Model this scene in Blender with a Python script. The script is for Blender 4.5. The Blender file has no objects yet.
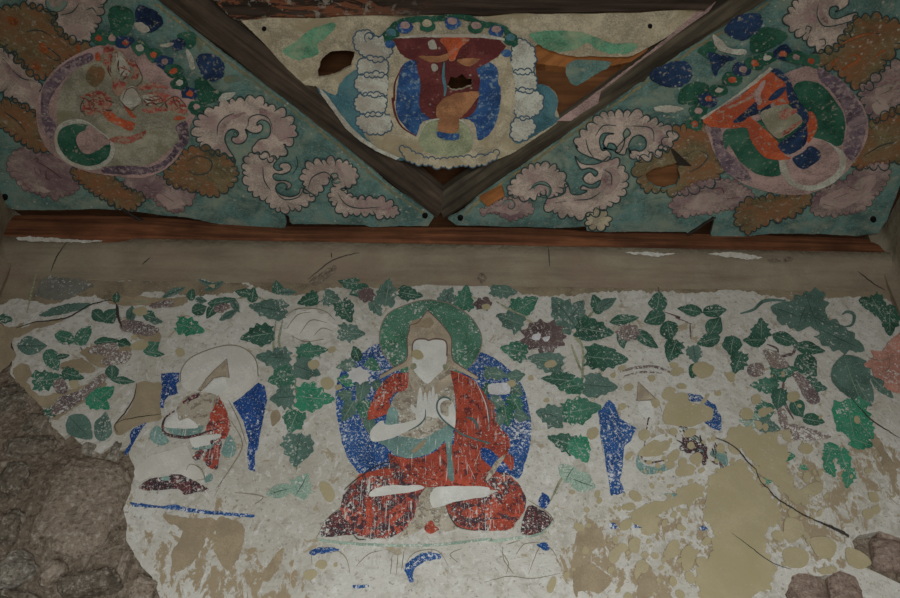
import bpy, bmesh, math, random
from mathutils import Vector, Matrix, noise, geometry
random.seed(7)
S = bpy.context.scene
COL = S.collection

# ------------------------------------------------------------------ camera, daylight, exposure
CAM = Vector((0.0, 0.0, 1.6))
FPX, PITCH, YAW = 900.0, math.radians(40.0), math.radians(1.55)
cd = bpy.data.cameras.new('camera'); cam = bpy.data.objects.new('camera', cd); COL.objects.link(cam)
cd.sensor_width = 36.0; cd.lens = 36.0 * FPX / 900.0; cd.clip_start = 0.02
cam.location = CAM
cam.rotation_euler = (math.radians(90.0) + PITCH, 0.0, -YAW)
S.camera = cam

w = bpy.data.worlds.new('world'); S.world = w; w.use_nodes = True
w.node_tree.nodes['Background'].inputs[0].default_value = (0.75, 0.85, 1.0, 1)
w.node_tree.nodes['Background'].inputs[1].default_value = 0.12

def area(name, loc, rot, sx, sy, power, col):
    l = bpy.data.lights.new(name, 'AREA'); l.shape = 'RECTANGLE'; l.size = sx; l.size_y = sy
    l.energy = power; l.color = col
    o = bpy.data.objects.new(name, l); COL.objects.link(o); o.location = loc; o.rotation_euler = rot
    return o
# daylight coming in through the doorway behind the camera
day = area('doorway_daylight', (0.10, -0.70, 1.05), (math.radians(105), 0, math.radians(-2)), 1.1, 1.6, 26.0, (0.93, 0.98, 1.04))
day.data.spread = math.radians(100)

vs = S.view_settings
S.display_settings.display_device = 'sRGB'
vs.view_transform = 'Standard'; vs.look = 'None'; vs.gamma = 1.0; vs.exposure = 0.0
vs.use_curve_mapping = False

# ------------------------------------------------------------------ picture pixel -> point on a real surface
fw = Vector((math.sin(YAW) * math.cos(PITCH), math.cos(YAW) * math.cos(PITCH), math.sin(PITCH)))
rt = Vector((math.cos(YAW), -math.sin(YAW), 0.0))
up = rt.cross(fw)
def ray(px, py):
    return fw + rt * ((px - 450.0) / FPX) + up * (-(py - 299.0) / FPX)
YW = 2.20                      # front of the mural plaster
YB = 2.135                     # front of the wooden wall plate
def on_y(px, py, y):
    d = ray(px, py); return CAM + d * (y / d.y)
def on_z(px, py, z):
    d = ray(px, py); return CAM + d * ((z - CAM.z) / d.z)
ZC = on_y(440, 219, YB - 0.01).z    # underside of the painted corner panels
ZU = ZC + 0.022                     # underside of the painted middle panel at its far edge
XL = on_y(3, 238, YW - 0.05).x
XR = on_y(894, 252, YW - 0.05).x
STEP = 0.0009
class Surf:
    def __init__(s, f): s.f = f
    def __call__(s, px, py, lay=1): return s.f(px, py, 0.0004 + STEP * lay)
WALL = Surf(lambda x, y, o: on_y(x, y, YW - o))
CEIL = Surf(lambda x, y, o: on_z(x, y, ZC - o))
# the middle panel sags: it lies on the beams at its tip and rises away from the wall
_y0, _y1 = on_z(445, 165, ZC).y, on_z(445, 15, ZU).y
_k = (ZU - (ZC - .018)) / (_y1 - _y0)
def on_mid(px, py, o):
    d = ray(px, py); c = ZC - .018 - o - CAM.z - _k * _y0
    return CAM + d * (c / (d.z - _k * d.y))
MIDC = Surf(on_mid)

# tracing windows: origin and scale of enlarged views of the mural
Q = 897 / 240.0; U = 897 / 180.0
WIN = {}
for i, y in enumerate((0, 140, 280, 438)):
    for j, x in enumerate((0, 220, 440, 660)):
        WIN['abcd'[i] + str(j)] = (x, y, Q)
for i, (x, y) in enumerate(((330, 290), (310, 370), (420, 370), (310, 470), (420, 470), (110, 340), (110, 420), (590, 360))):
    WIN['g%d' % (i + 1)] = (x, y, U)
for i, (x, y) in enumerate(((360, 0), (340, 80), (30, 30), (690, 50), (0, 0), (0, 100), (180, 60), (720, 0))):
    WIN['h%d' % (i + 1)] = (x, y, U)
WIN['p'] = (0, 0, 1.0)
def T(s):
    """'g1 10,20 30,40 d3 5,6' -> points; a window name switches the window"""
    out = []; k = WIN['p']
    for t in s.split():
        if t in WIN: k = WIN[t]
        else:
            a, b = t.split(','); out.append((k[0] + float(a) / k[2], k[1] + float(b) / k[2]))
    return out
def P1(s): return T(s)[0]

# ------------------------------------------------------------------ materials
def lin(c):
    c = c / 255.0
    return c / 12.92 if c <= 0.04045 else ((c + 0.055) / 1.055) ** 2.4
class NT:
    def __init__(s, name, rough=0.92):
        s.m = bpy.data.materials.new(name); s.m.use_nodes = True
        s.t = s.m.node_tree; s.n = s.t.nodes
        s.b = s.n['Principled BSDF']; s.b.inputs['Roughness'].default_value = rough
        s.b.inputs['Specular IOR Level'].default_value = 0.12
        s.pos = s.n.new('ShaderNodeNewGeometry').outputs['Position']
    def L(s, a, b): s.t.links.new(a, b)
    def noise(s, scale, detail=4, rough=0.6, dist=0.0, stretch=None, off=(0, 0, 0)):
        v = s.pos
        if stretch or any(off):
            mp = s.n.new('ShaderNodeMapping'); s.L(v, mp.inputs[0])
            mp.inputs['Scale'].default_value = stretch or (1, 1, 1)
            mp.inputs['Location'].default_value = off; v = mp.outputs[0]
        t = s.n.new('ShaderNodeTexNoise'); s.L(v, t.inputs['Vector'])
        t.inputs['Scale'].default_value = scale; t.inputs['Detail'].default_value = detail
        t.inputs['Roughness'].default_value = rough; t.inputs['Distortion'].default_value = dist
        return t.outputs[0]
    def voro(s, scale, off=(0, 0, 0)):
        mp = s.n.new('ShaderNodeMapping'); s.L(s.pos, mp.inputs[0]); mp.inputs['Location'].default_value = off
        t = s.n.new('ShaderNodeTexVoronoi'); s.L(mp.outputs[0], t.inputs['Vector']); t.inputs['Scale'].default_value = scale
        return t.outputs['Distance']
    def rng(s, v, a, b, lo=0.0, hi=1.0):
        r = s.n.new('ShaderNodeMapRange'); r.clamp = True
        s.L(v, r.inputs[0])
        for i, x in enumerate((a, b, lo, hi)): r.inputs[i + 1].default_value = x
        return r.outputs[0]
    def math(s, op, a, b):
        m = s.n.new('ShaderNodeMath'); m.operation = op
        for i, x in enumerate((a, b)):
            if isinstance(x, (int, float)): m.inputs[i].default_value = x
            else: s.L(x, m.inputs[i])
        return m.outputs[0]
    def mix(s, f, a, b):
        m = s.n.new('ShaderNodeMix'); m.data_type = 'RGBA'
        for i, x in ((0, f), (6, a), (7, b)):
            if isinstance(x, (int, float)): m.inputs[i].default_value = x
            elif isinstance(x, tuple): m.inputs[i].default_value = (*x, 1)
            else: s.L(x, m.inputs[i])
        return m.outputs[2]
    def near(s, p, r0, r1):
        d = s.n.new('ShaderNodeVectorMath'); d.operation = 'DISTANCE'
        s.L(s.pos, d.inputs[0]); d.inputs[1].default_value = p
        return s.rng(d.outputs['Value'], r0, r1, 1.0, 0.0)
    def sepz(s, k=2):
        x = s.n.new('ShaderNodeSeparateXYZ'); s.L(s.pos, x.inputs[0]); return x.outputs[k]
    def done(s, col, bump=None, strength=0.25, dist=0.004):
        s.L(col, s.b.inputs['Base Color'])
        if bump is not None:
            bm = s.n.new('ShaderNodeBump'); bm.inputs['Strength'].default_value = strength
            bm.inputs['Distance'].default_value = dist
            s.L(bump, bm.inputs['Height']); s.L(bm.outputs[0], s.b.inputs['Normal'])
        return s.m
def sc(c, k): return tuple(min(0.9, x * k) for x in c)

EW, EC = 0.42, 0.235
def A(r, g, b, e=EW): return tuple(min(0.85, lin(v) / e) for v in (r, g, b))
PLW = A(151, 148, 138)       # mural white
TAN = A(126, 116, 91)
BARE = A(116, 103, 82)

def paint(name, rgb, other=None, mixamt=0.5, flake=0.42, under=None, dark=None, darkamt=0.6, scratch=0.0, seed=0.0, con=1.0):
    """wall paint, partly flaked back to the plaster; 'other' blends in broad washes, 'dark' in small blotches"""
    n = NT(name); o = (seed, seed * 0.7, seed * 1.3)
    v = n.noise(14, 5, 0.62, 0.4, off=o)
    g = n.noise(240, 3, 0.7, off=o)
    c = n.mix(n.rng(n.math('ADD', v, n.rng(g, .3, .7, -.16, .16)), 0.36, 0.64), sc(rgb, 1 - 0.34 * con), sc(rgb, 1 + 0.28 * con))
    if other: c = n.mix(n.rng(n.noise(11, 4, 0.6, 0.6, off=(seed + 3, 1, 2)), 0.5 - mixamt * 0.2, 0.5 + 0.2), c, other)
    if dark:
        k = n.noise(48, 5, 0.7, 0.5, off=(seed + 5, 4, 1)); c = n.mix(n.rng(k, 0.39 + darkamt * 0.11, 0.42 + darkamt * 0.11), dark, c)
    f = n.noise(120, 5, 0.72, 0.3, off=(seed + 9, 2, 6))
    big = n.noise(9, 3, 0.6, off=(seed + 11, 3, 3))
    f2 = n.math('ADD', f, n.rng(big, 0.3, 0.7, -0.07, 0.07))
    flake += 0.025
    m = n.rng(f2, flake - 0.045, flake + 0.015, 1.0, 0.0)
    m = n.math('MAXIMUM', m, n.rng(n.noise(230, 3, 0.75, off=(seed, 8, 2)), flake - 0.07, flake - 0.03, 0.9, 0.0))
    if scratch:
        s1 = n.noise(1.0, 3, 0.7, 0.15, stretch=(240, 240, 11), off=(seed, 0, 0))
        m = n.math('MAXIMUM', m, n.rng(s1, 0.66 - scratch * 0.1, 0.70 - scratch * 0.1, 0.0, 0.9))
    c = n.mix(m, c, under or PLW)
    return n.done(c, f, 0.2, 0.002)

def cpaint(name, rgb, other=None, mixamt=0.5, flake=0.36, under=None, seed=0.0, drops=1.0):
    """paint on the ceiling cloth: mottled, with small lime drops"""
    n = NT(name); o = (seed, seed * 0.7, seed * 1.3)
    v = n.noise(12, 5, 0.65, 0.5, off=o)
    g = n.noise(210, 3, 0.7, off=o)
    c = n.mix(n.rng(n.math('ADD', v, n.rng(g, .3, .7, -.15, .15)), 0.36, 0.64), sc(rgb, 0.60), sc(rgb, 1.25))
    if other: c = n.mix(n.rng(n.noise(9, 5, 0.65, 0.8, off=(seed + 3, 1, 2)), 0.54 - mixamt * 0.16, 0.70 - mixamt * 0.1), c, other)
    f = n.noise(70, 5, 0.7, 0.5, off=(seed + 9, 2, 6))
    flake += 0.045
    m = n.rng(f, flake - 0.06, flake + 0.03, 0.8, 0.0)
    c = n.mix(m, c, under or A(98, 92, 80, EC))
    d = n.math('MULTIPLY', n.rng(n.voro(42, (1, 2, 3)), 0.10, 0.18, 0.65 * drops, 0.0),
               n.rng(n.noise(6, 2), 0.45, 0.6))
    c = n.mix(d, c, A(120, 118, 105, EC))
    return n.done(c, f, 0.2, 0.002)

def wood(name, c1, c2, ax, scale=26, c3=None):
    n = NT(name, 0.85)
    st = {'x': (2.2, 40, 40), 'y': (40, 2.2, 40)}.get(ax)
    if ax in ('d+', 'd-'):
        mp = n.n.new('ShaderNodeMapping'); n.L(n.pos, mp.inputs[0])
        mp.vector_type = 'POINT'; mp.inputs['Rotation'].default_value = (0, 0, math.radians(-45 if ax == 'd+' else 45))
        n.pos = mp.outputs[0]; st = (2.2, 40, 40)
    g = n.noise(1.0, 5, 0.65, 0.4, stretch=st)
    b = n.noise(7, 4, 0.6, 0.3)
    c = n.mix(n.rng(g, 0.35, 0.65), c1, c2)
    c = n.mix(n.rng(b, 0.35, 0.7, 0.0, 0.65), c, sc(c1, 0.55))
    if c3: c = n.mix(n.rng(n.noise(1.0, 5, 0.7, 0.6, stretch=(9, 26, 26)), 0.50, 0.54, 0, 0.9), c, c3); c = n.mix(n.rng(n.noise(24, 5, 0.75, 0.4), 0.56, 0.60, 0, 0.8), c, A(96, 90, 80, EC)); c = n.mix(n.rng(n.sepz(0), -0.25, 0.0), c, n.mix(n.rng(g, 0.35, 0.65), c1, c2))
    return n.done(c, g, 0.6, 0.006)

M = {}
def wallpoint(px, py): return tuple(on_y(px, py, YW))
def plaster(name, band=False):
    n = NT(name, 0.95)
    big = n.noise(5, 6, 0.65, 0.3); fine = n.noise(60, 5, 0.7, 0.3); spk = n.noise(170, 3, 0.7)
    if band:
        c = n.mix(n.rng(big, 0.3, 0.7), A(80, 72, 58, 0.3), A(98, 90, 74, 0.3))
        st = n.noise(1.0, 5, 0.65, 0.3, stretch=(3, 30, 30))
        c = n.mix(n.rng(st, 0.45, 0.7, 0, 0.5), c, A(66, 56, 45, 0.3))
        c = n.mix(n.rng(n.noise(3.2, 4, 0.6, 0, off=(4, 0, 2)), 0.5, 0.65, 0, 0.5), c, A(88, 72, 60, 0.3))
    else:
        c = n.mix(n.rng(big, 0.3, 0.7), A(140, 135, 123), PLW)
        c = n.mix(n.rng(n.noise(22, 6, 0.72, 0.8), 0.50, 0.64, 0.0, 0.65), c, A(120, 114, 102))
        c = n.mix(n.rng(n.noise(70, 4, 0.7, 0.2, off=(7, 7, 7)), 0.58, 0.66, 0.0, 0.8), c, A(96, 90, 82))
        # old soot and dust in drifting clouds
        c = n.mix(n.rng(n.noise(2.6, 5, 0.65, 0.6, off=(1, 9, 4)), 0.46, 0.66, 0.0, 0.42), c, A(112, 103, 86))
        # where the white has come off the clay
        reg = None
        for px, py, r in ((195, 560, 0.30), (595, 555, 0.24), (645, 590, 0.2), (800, 500, 0.42), (700, 540, 0.3), (250, 590, 0.25), (870, 470, 0.25)):
            k = n.near(wallpoint(px, py), r * 0.25, r)
            reg = k if reg is None else n.math('MAXIMUM', reg, k)
        t = n.noise(1.0, 6, 0.68, 0.5, stretch=(26, 26, 15), off=(2, 1, 5))
        m = n.math('MULTIPLY', n.rng(n.math('ADD', t, n.rng(reg, 0, 1, -0.32, 0.02)), 0.49, 0.52), n.rng(reg, 0, 0.2))
        c = n.mix(m, c, BARE)
        # brown scuffs scattered over the whole wall
        s2 = n.math('ADD', n.noise(17, 6, 0.75, 0.7, off=(8, 3, 1)), 0.0)
        c = n.mix(n.rng(n.noise(1.0, 5, 0.7, 0.8, stretch=(55, 55, 34), off=(3, 3, 9)), 0.56, 0.62, 0, 0.5), c, A(160, 158, 150))
        c = n.mix(n.rng(s2, 0.60, 0.64, 0, 0.85), c, A(118, 106, 84))
    c = n.mix(n.rng(spk, 0.66, 0.74, 0, 0.6), c, A(70, 62, 52))
    h = n.math('ADD', n.math('MULTIPLY', big, 2.0), n.math('MULTIPLY', fine, 0.5))
    return n.done(c, h, 0.5, 0.012)
M['plaster'] = plaster('flaking_white_plaster')
M['band'] = plaster('stained_upper_plaster', True)
def mud(name, c1, c2, sp, scale=14):
    n = NT(name, 0.97)
    a = n.noise(scale, 6, 0.7, 0.2); b = n.noise(75, 5, 0.72)
    c = n.mix(n.rng(a, 0.3, 0.7), c1, c2)
    c = n.mix(n.rng(b, 0.53, 0.62, 0, 0.8), c, sp)
    c = n.mix(n.rng(b, 0.45, 0.37, 0, 0.75), c, sc(c1, 0.4))
    c = n.mix(n.rng(n.noise(28, 5, 0.75, 0.8, off=(5, 5, 5)), 0.54, 0.60, 0, 0.6), c, sc(c1, 0.62))
    return n.done(c, n.math('ADD', n.math('MULTIPLY', a, 1.2), b), 0.9, 0.012)
M['mud'] = mud('clay_mortar', A(84, 73, 60), A(108, 95, 80), A(126, 116, 102))
M['stone'] = mud('rough_stone', A(74, 66, 55), A(100, 91, 78), A(130, 123, 110), 9)
M['stone_light'] = mud('pale_stone', A(98, 90, 78), A(126, 118, 104), A(144, 139, 130), 9)
M['brick'] = mud('mud_brick', A(100, 84, 72), A(122, 105, 92), A(132, 119, 106), 12)
M['boulder'] = mud('clay_boulder', A(102, 89, 75), A(120, 107, 92), A(138, 129, 116), 7)
M['floor'] = mud('earth_floor', (0.16, 0.13, 0.10), (0.24, 0.2, 0.16), (0.3, 0.27, 0.22))
M['board'] = wood('brown_roof_boards', A(62, 38, 22, EC), A(84, 55, 32, EC), 'x')
M['plate'] = wood('red_brown_timber', A(56, 33, 22, 0.3), A(98, 61, 39, 0.3), 'x')
M['beam_l'] = wood('dark_weathered_timber', A(32, 27, 22, EC), A(62, 52, 42, EC), 'd+')
M['beam_r'] = wood('grey_weathered_timber', A(34, 30, 24, EC), A(66, 59, 47, EC), 'd-')
M['beam_u'] = wood('flaking_timber', A(28, 22, 18, EC), A(50, 41, 34, EC), 'x', c3=A(82, 50, 34, EC))
M['batten'] = wood('orange_batten', A(92, 56, 28, EC), A(120, 78, 44, EC), 'd-')
def plain(name, c, rough=0.9):
    n = NT(name, rough); k = n.noise(40, 4, 0.6)
    return n.done(n.mix(n.rng(k, 0.3, 0.7), sc(c, 0.7), sc(c, 1.2)), k, 0.2, 0.003)
M['iron'] = plain('dark_iron', (0.012, 0.011, 0.010), 0.7)
M['ink'] = plain('dark_line', A(46, 42, 38))
M['greyline'] = plain('grey_brown_line', A(98, 90, 76))
M['splinter'] = plain('dark_splinter', A(30, 26, 22, EC))

# ------------------------------------------------------------------ builders
def mesh_obj(name, verts, faces, mat, parent=None, origin=None, smooth=False):
    org = Vector(origin) if origin is not None else (parent.location.copy() if parent and parent.parent is None else None)
    if org is None:
        org = Vector((0, 0, 0)); p = parent
        while p: org += p.location; p = p.parent
    me = bpy.data.meshes.new(name)
    me.from_pydata([tuple(Vector(v) - org) for v in verts], [], faces)
    me.materials.append(mat); me.update()
    if smooth:
        for p in me.polygons: p.use_smooth = True
    o = bpy.data.objects.new(name, me); COL.objects.link(o)
    if parent: o.parent = parent
    else: o.location = org
    return o
def tag(o, label=None, cat=None, group=None, kind=None):
    if label: o['label'] = label
    if cat: o['category'] = cat
    if group: o['group'] = group
    if kind: o['kind'] = kind
    return o
def thing(name, label, cat, loc, group=None):
    o = bpy.data.objects.new(name, None); o.empty_display_size = 0.02; COL.objects.link(o); o.location = loc
    return tag(o, label, cat, group)

def catmull(pts, closed=True, k=5):
    n = len(pts); out = []
    for i in range(n if closed else n - 1):
        p = [pts[(i + d) % n] if closed else pts[min(max(i + d, 0), n - 1)] for d in (-1, 0, 1, 2)]
        for j in range(k):
            t = j / k; t2 = t * t; t3 = t2 * t
            out.append(tuple(0.5 * (2 * p[1][a] + (p[2][a] - p[0][a]) * t + (2 * p[0][a] - 5 * p[1][a] + 4 * p[2][a] - p[3][a]) * t2
                                    + (3 * p[1][a] - p[0][a] - 3 * p[2][a] + p[3][a]) * t3) for a in (0, 1)))
    if not closed: out.append(pts[-1])
    return out
def dense(pts, step, closed=True):
    out = []; n = len(pts)
    for i in range(n if closed else n - 1):
        a, b = pts[i], pts[(i + 1) % n]; d = math.dist(a, b); m = max(1, int(d / step))
        for j in range(m): out.append((a[0] + (b[0] - a[0]) * j / m, a[1] + (b[1] - a[1]) * j / m))
    if not closed: out.append(pts[-1])
    return out
def rag(pts, amp, fr=0.35, step=1.6, closed=True):
    out = []
    for x, y in dense(pts, step, closed):
        a = noise.noise_vector((x * fr, y * fr, 3.3)); b = noise.noise_vector((x * fr * 0.3, y * fr * 0.3, 8.1))
        out.append((x + amp * (a.x + 0.8 * b.x), y + amp * (a.y + 0.8 * b.y)))
    return out
def clean(pts):
    out = []
    for p in pts:
        if not out or math.dist(p, out[-1]) > 0.02: out.append(p)
    if math.dist(out[0], out[-1]) < 0.02: out.pop()
    return out
def inside(px, py, l):
    """non-zero winding test"""
    wn = 0; n = len(l)
    for i in range(n):
        x0, y0 = l[i]; x1, y1 = l[(i + 1) % n]
        if y0 <= py:
            if y1 > py and (x1 - x0) * (py - y0) - (px - x0) * (y1 - y0) > 0: wn += 1
        elif y1 <= py and (x1 - x0) * (py - y0) - (px - x0) * (y1 - y0) < 0: wn -= 1
    return wn != 0
def fill2d(loops):
    vs_ = [Vector(p) for l in loops for p in l]; es = []; k = 0
    for l in loops:
        es += [(k + i, k + (i + 1) % len(l)) for i in range(len(l))]; k += len(l)
    r = geometry.delaunay_2d_cdt(vs_, es, [], 0, 1e-5)
    flat = [tuple(v) for v in r[0]]; fs = []
    for a, b, c in r[2]:
        (x0, y0), (x1, y1), (x2, y2) = flat[a], flat[b], flat[c]
        ar = (x1 - x0) * (y2 - y0) - (x2 - x0) * (y1 - y0)
        if abs(ar) < 1e-7: continue
        mx, my = (x0 + x1 + x2) / 3, (y0 + y1 + y2) / 3
        if not inside(mx, my, loops[0]) or any(inside(mx, my, h) for h in loops[1:]): continue
        fs.append((a, c, b) if ar > 0 else (a, b, c))      # seen from the camera
    return flat, fs
def ctr(pts):
    return (sum(p[0] for p in pts) / len(pts), sum(p[1] for p in pts) / len(pts))
def S_(x): return T(x) if isinstance(x, str) else x

class Bag:
    """collects several flat pieces of one painted part into one mesh"""
    N = 0
    def __init__(s, surf, lay):
        Bag.N += 1                       # later strokes lie a hair above earlier ones
        s.surf, s.lay, s.v, s.f = surf, lay + 0.9 * (Bag.N % 197) / 197, [], []
    def poly(s, pts, sm=True, r=0.0, holes=()):
        pts = S_(pts)
        if sm: pts = catmull(pts)
        if r: pts = rag(pts, r)
        flat, fs = fill2d([clean(pts)] + [clean(h) for h in holes]); b = len(s.v); s.lay += 0.02
        s.v += [s.surf(x, y, s.lay) for x, y in flat]; s.f += [tuple(b + i for i in f) for f in fs]; return s
    def line(s, pts, wd=1.2, sm=True, closed=False, taper=True, r=0.0, mod=None):
        pts = S_(pts)
        if sm and len(pts) > 2: pts = catmull(pts, closed)
        if r: pts = rag(pts, r, closed=closed)
        n = len(pts); b = len(s.v); s.lay += 0.02
        for i, (x, y) in enumerate(pts):
            q0 = pts[(i - 1) % n] if closed else pts[max(i - 1, 0)]; q1 = pts[(i + 1) % n] if closed else pts[min(i + 1, n - 1)]
            dx, dy = q1[0] - q0[0], q1[1] - q0[1]; l = math.hypot(dx, dy) or 1
            t = i / max(1, n - 1); k = wd * 0.5
            if callable(taper): k *= taper(t)
            elif taper and not closed: k *= 0.35 + 0.65 * math.sin(math.pi * min(1, max(0, t)))
            if mod: k *= mod(x, y)
            nx, ny = -dy / l * k, dx / l * k
            s.v += [s.surf(x + nx, y + ny, s.lay), s.surf(x - nx, y - ny, s.lay)]
        for i in range(n if closed else n - 1):
            a = b + 2 * i; c = b + 2 * ((i + 1) % n); s.f.append((a, a + 1, c + 1, c))
        return s
    def obj(s, name, mat, parent=None, label=None):
        o = mesh_obj(name, s.v, s.f, M[mat] if isinstance(mat, str) else mat, parent,
                     None if parent else sum((Vector(v) for v in s.v), Vector()) / len(s.v))
        if label: o['label'] = label
        return o
def fill(parent, name, pts, mat, lay=2, sm=True, r=0.5, surf=WALL, label=None, holes=()):
    return Bag(surf, lay).poly(pts, sm, r, holes).obj(name, mat, parent, label)
def stroke(parent, name, pts, wd, mat, lay=3, surf=WALL, closed=False, taper=True, sm=True, label=None, r=0.0):
    return Bag(surf, lay).line(pts, wd, sm, closed, taper, r).obj(name, mat, parent, label)

# ----- templates in a unit frame: base (0,0), tip (1,0)
PEONY = [(0, .03), (.06, .20), (-.02, .38), (.10, .44), (.20, .60), (.33, .50), (.45, .60), (.54, .44), (.68, .44), (.73, .28), (.86, .20), (1, 0)]
FAT = [(0, .04), (.12, .30), (.35, .44), (.6, .40), (.82, .22), (1, 0)]
SLIM = [(0, .03), (.2, .17), (.5, .24), (.78, .14), (1, 0)]
def leaf_pts(cx, cy, ln, wd, ang, kind):
    tpl = {'p': PEONY, 'f': FAT, 's': SLIM}[kind]
    mx = max(y for _, y in tpl); c, s_ = math.cos(math.radians(ang)), math.sin(math.radians(ang))
    def tr(u, v):
        u = (u - 0.5) * ln; v = v / mx * wd / 2
        return (cx + u * c - v * s_, cy + u * s_ + v * c)
    jit = lambda: random.uniform(0.86, 1.14)
    half = [tr(u, v * jit()) for u, v in tpl]
    other = [tr(u, -v * jit()) for u, v in reversed(tpl[:-1])]
    veins = [[tr(0.04, 0), tr(.5, 0.02), tr(.9, 0)]]
    for u, v, d in ((.2, .34, .16), (.4, .36, .18), (.62, .24, .14)):
        k = mx / 0.58
        for sg in (1, -1): veins.append([tr(u, 0), tr(u + d, sg * v * k * 0.8)])
    return half + other, veins
def leaf(parent, cx, cy, ln, wd, ang, kind, mat, lay=3, surf=WALL, vein='vein', label=None):
    pts, veins = leaf_pts(cx, cy, ln, wd, ang, kind)
    pts = rag(catmull(pts, True, 3), 0.55, 0.5, 1.0)
    o = Bag(surf, lay).poly(pts, False).obj('leaf', mat, parent, label)
    if vein:
        b = Bag(surf, lay + 1)
        for i, v in enumerate(veins[:5 if ln < 14 else 7]): b.line(v, 0.85 if i == 0 else 0.6, False)
        b.obj('vein', vein, o)
    return o
def scallop(pts, s, h=0.42, inward=False, inner=None):
    """lobed cloud edge along pts; 'inner' closes the shape with a smooth line"""
    cl = inner is None
    d = dense(catmull(pts, cl), 0.5, cl); L = [0]
    for i in range(1, len(d)): L.append(L[-1] + math.dist(d[i], d[i - 1]))
    tot = L[-1] + (math.dist(d[-1], d[0]) if cl else 0)
    dd = d if cl else d + catmull(S_(inner), False)
    area = sum(dd[i][0] * dd[(i + 1) % len(dd)][1] - dd[(i + 1) % len(dd)][0] * dd[i][1] for i in range(len(dd)))
    sg = 1 if area > 0 else -1
    n = max(5, int(tot / s)); step = tot / n
    keys = []; j = 0
    for i in range(n):
        t = step * (i + random.uniform(-0.34, 0.34)) if i else 0
        while j < len(L) - 1 and L[j] < t: j += 1
        keys.append(d[j])
    if not cl: keys.append(d[-1])
    out = []
    for i in range(len(keys) if cl else len(keys) - 1):
        a, b = keys[i], keys[(i + 1) % len(keys)]; dx, dy = b[0] - a[0], b[1] - a[1]
        hh = h * random.uniform(.75, 1.25)
        for k in range(7):
            t = k / 7; e = math.sin(math.pi * t) ** 0.6 * hh * (-1 if inward else 1)
            out.append((a[0] + dx * t + dy * sg * e, a[1] + dy * t - dx * sg * e))
    if not cl: out += [d[-1]] + catmull(S_(inner), False)
    return out, keys
def spiral(cx, cy, r, a0, turns, k=26, sq=1.0):
    return [(cx + r * (1 - 0.86 * i / k) * math.cos(math.radians(a0 + 360 * turns * i / k)),
             cy + sq * r * (1 - 0.86 * i / k) * math.sin(math.radians(a0 + 360 * turns * i / k))) for i in range(k + 1)]
def cloud(label, pts, mat, line='cline', surf=CEIL, s=7.0, curls=(), marks=(), lay=3, blush=None, wd=1.7, group=None, name='painted_cloud', curlmat='turq', h=0.52, holes=(), inner=None):
    pts = S_(pts); o = thing(name, label, 'cloud painting', surf(*ctr(pts), 0), group)
    sc_, keys = scallop(pts, s, h, False, inner)
    Bag(surf, lay).poly(sc_, False, 0, holes).obj('cloud_body', mat, o)
    ol = Bag(surf, lay + 2).line(sc_, wd, False, True, True, 0.0, lambda x, y: 0.55 + 0.9 * abs(noise.noise((x * .11, y * .11, 2.0))))
    cx, cy = ctr(pts)
    for i, (x, y) in enumerate(keys):                 # strokes that part the lobes
        if random.random() < .45: continue
        d = math.hypot(cx - x, cy - y) or 1; u = ((cx - x) / d, (cy - y) / d); l_ = s * random.uniform(.25, .7); j = random.uniform(-.5, .5)
        ol.line([(x, y), (x + u[0] * l_ * .5 - u[1] * j, y + u[1] * l_ * .5 + u[0] * j), (x + u[0] * l_ - u[1] * j * 3, y + u[1] * l_ + u[0] * j * 3)], wd * .75, True, False, lambda t: 1 - .8 * t)
    ol.obj('outline', line, o)
    if blush:
        for i, b in enumerate(blush): fill(o, 'blush', b, 'blush', lay + 1, True, 1.5, surf)
    for c in curls:
        sp = spiral(*c[:5])
        b = Bag(surf, lay + 1).line(sp, c[5], False, False, lambda t: 1.0 - 0.75 * t)
        cu = b.obj('curl', curlmat, o)
        e = Bag(surf, lay + 2); e.line(spiral(c[0], c[1], c[2] + c[5] * 0.5, c[3], c[4]), 0.9, False, False); e.obj('curl_line', line, cu)
    if marks:
        for m in marks: Bag(surf, lay + 2).line(m, 1.1).obj('brush_mark', line, o)
    return o

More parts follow.
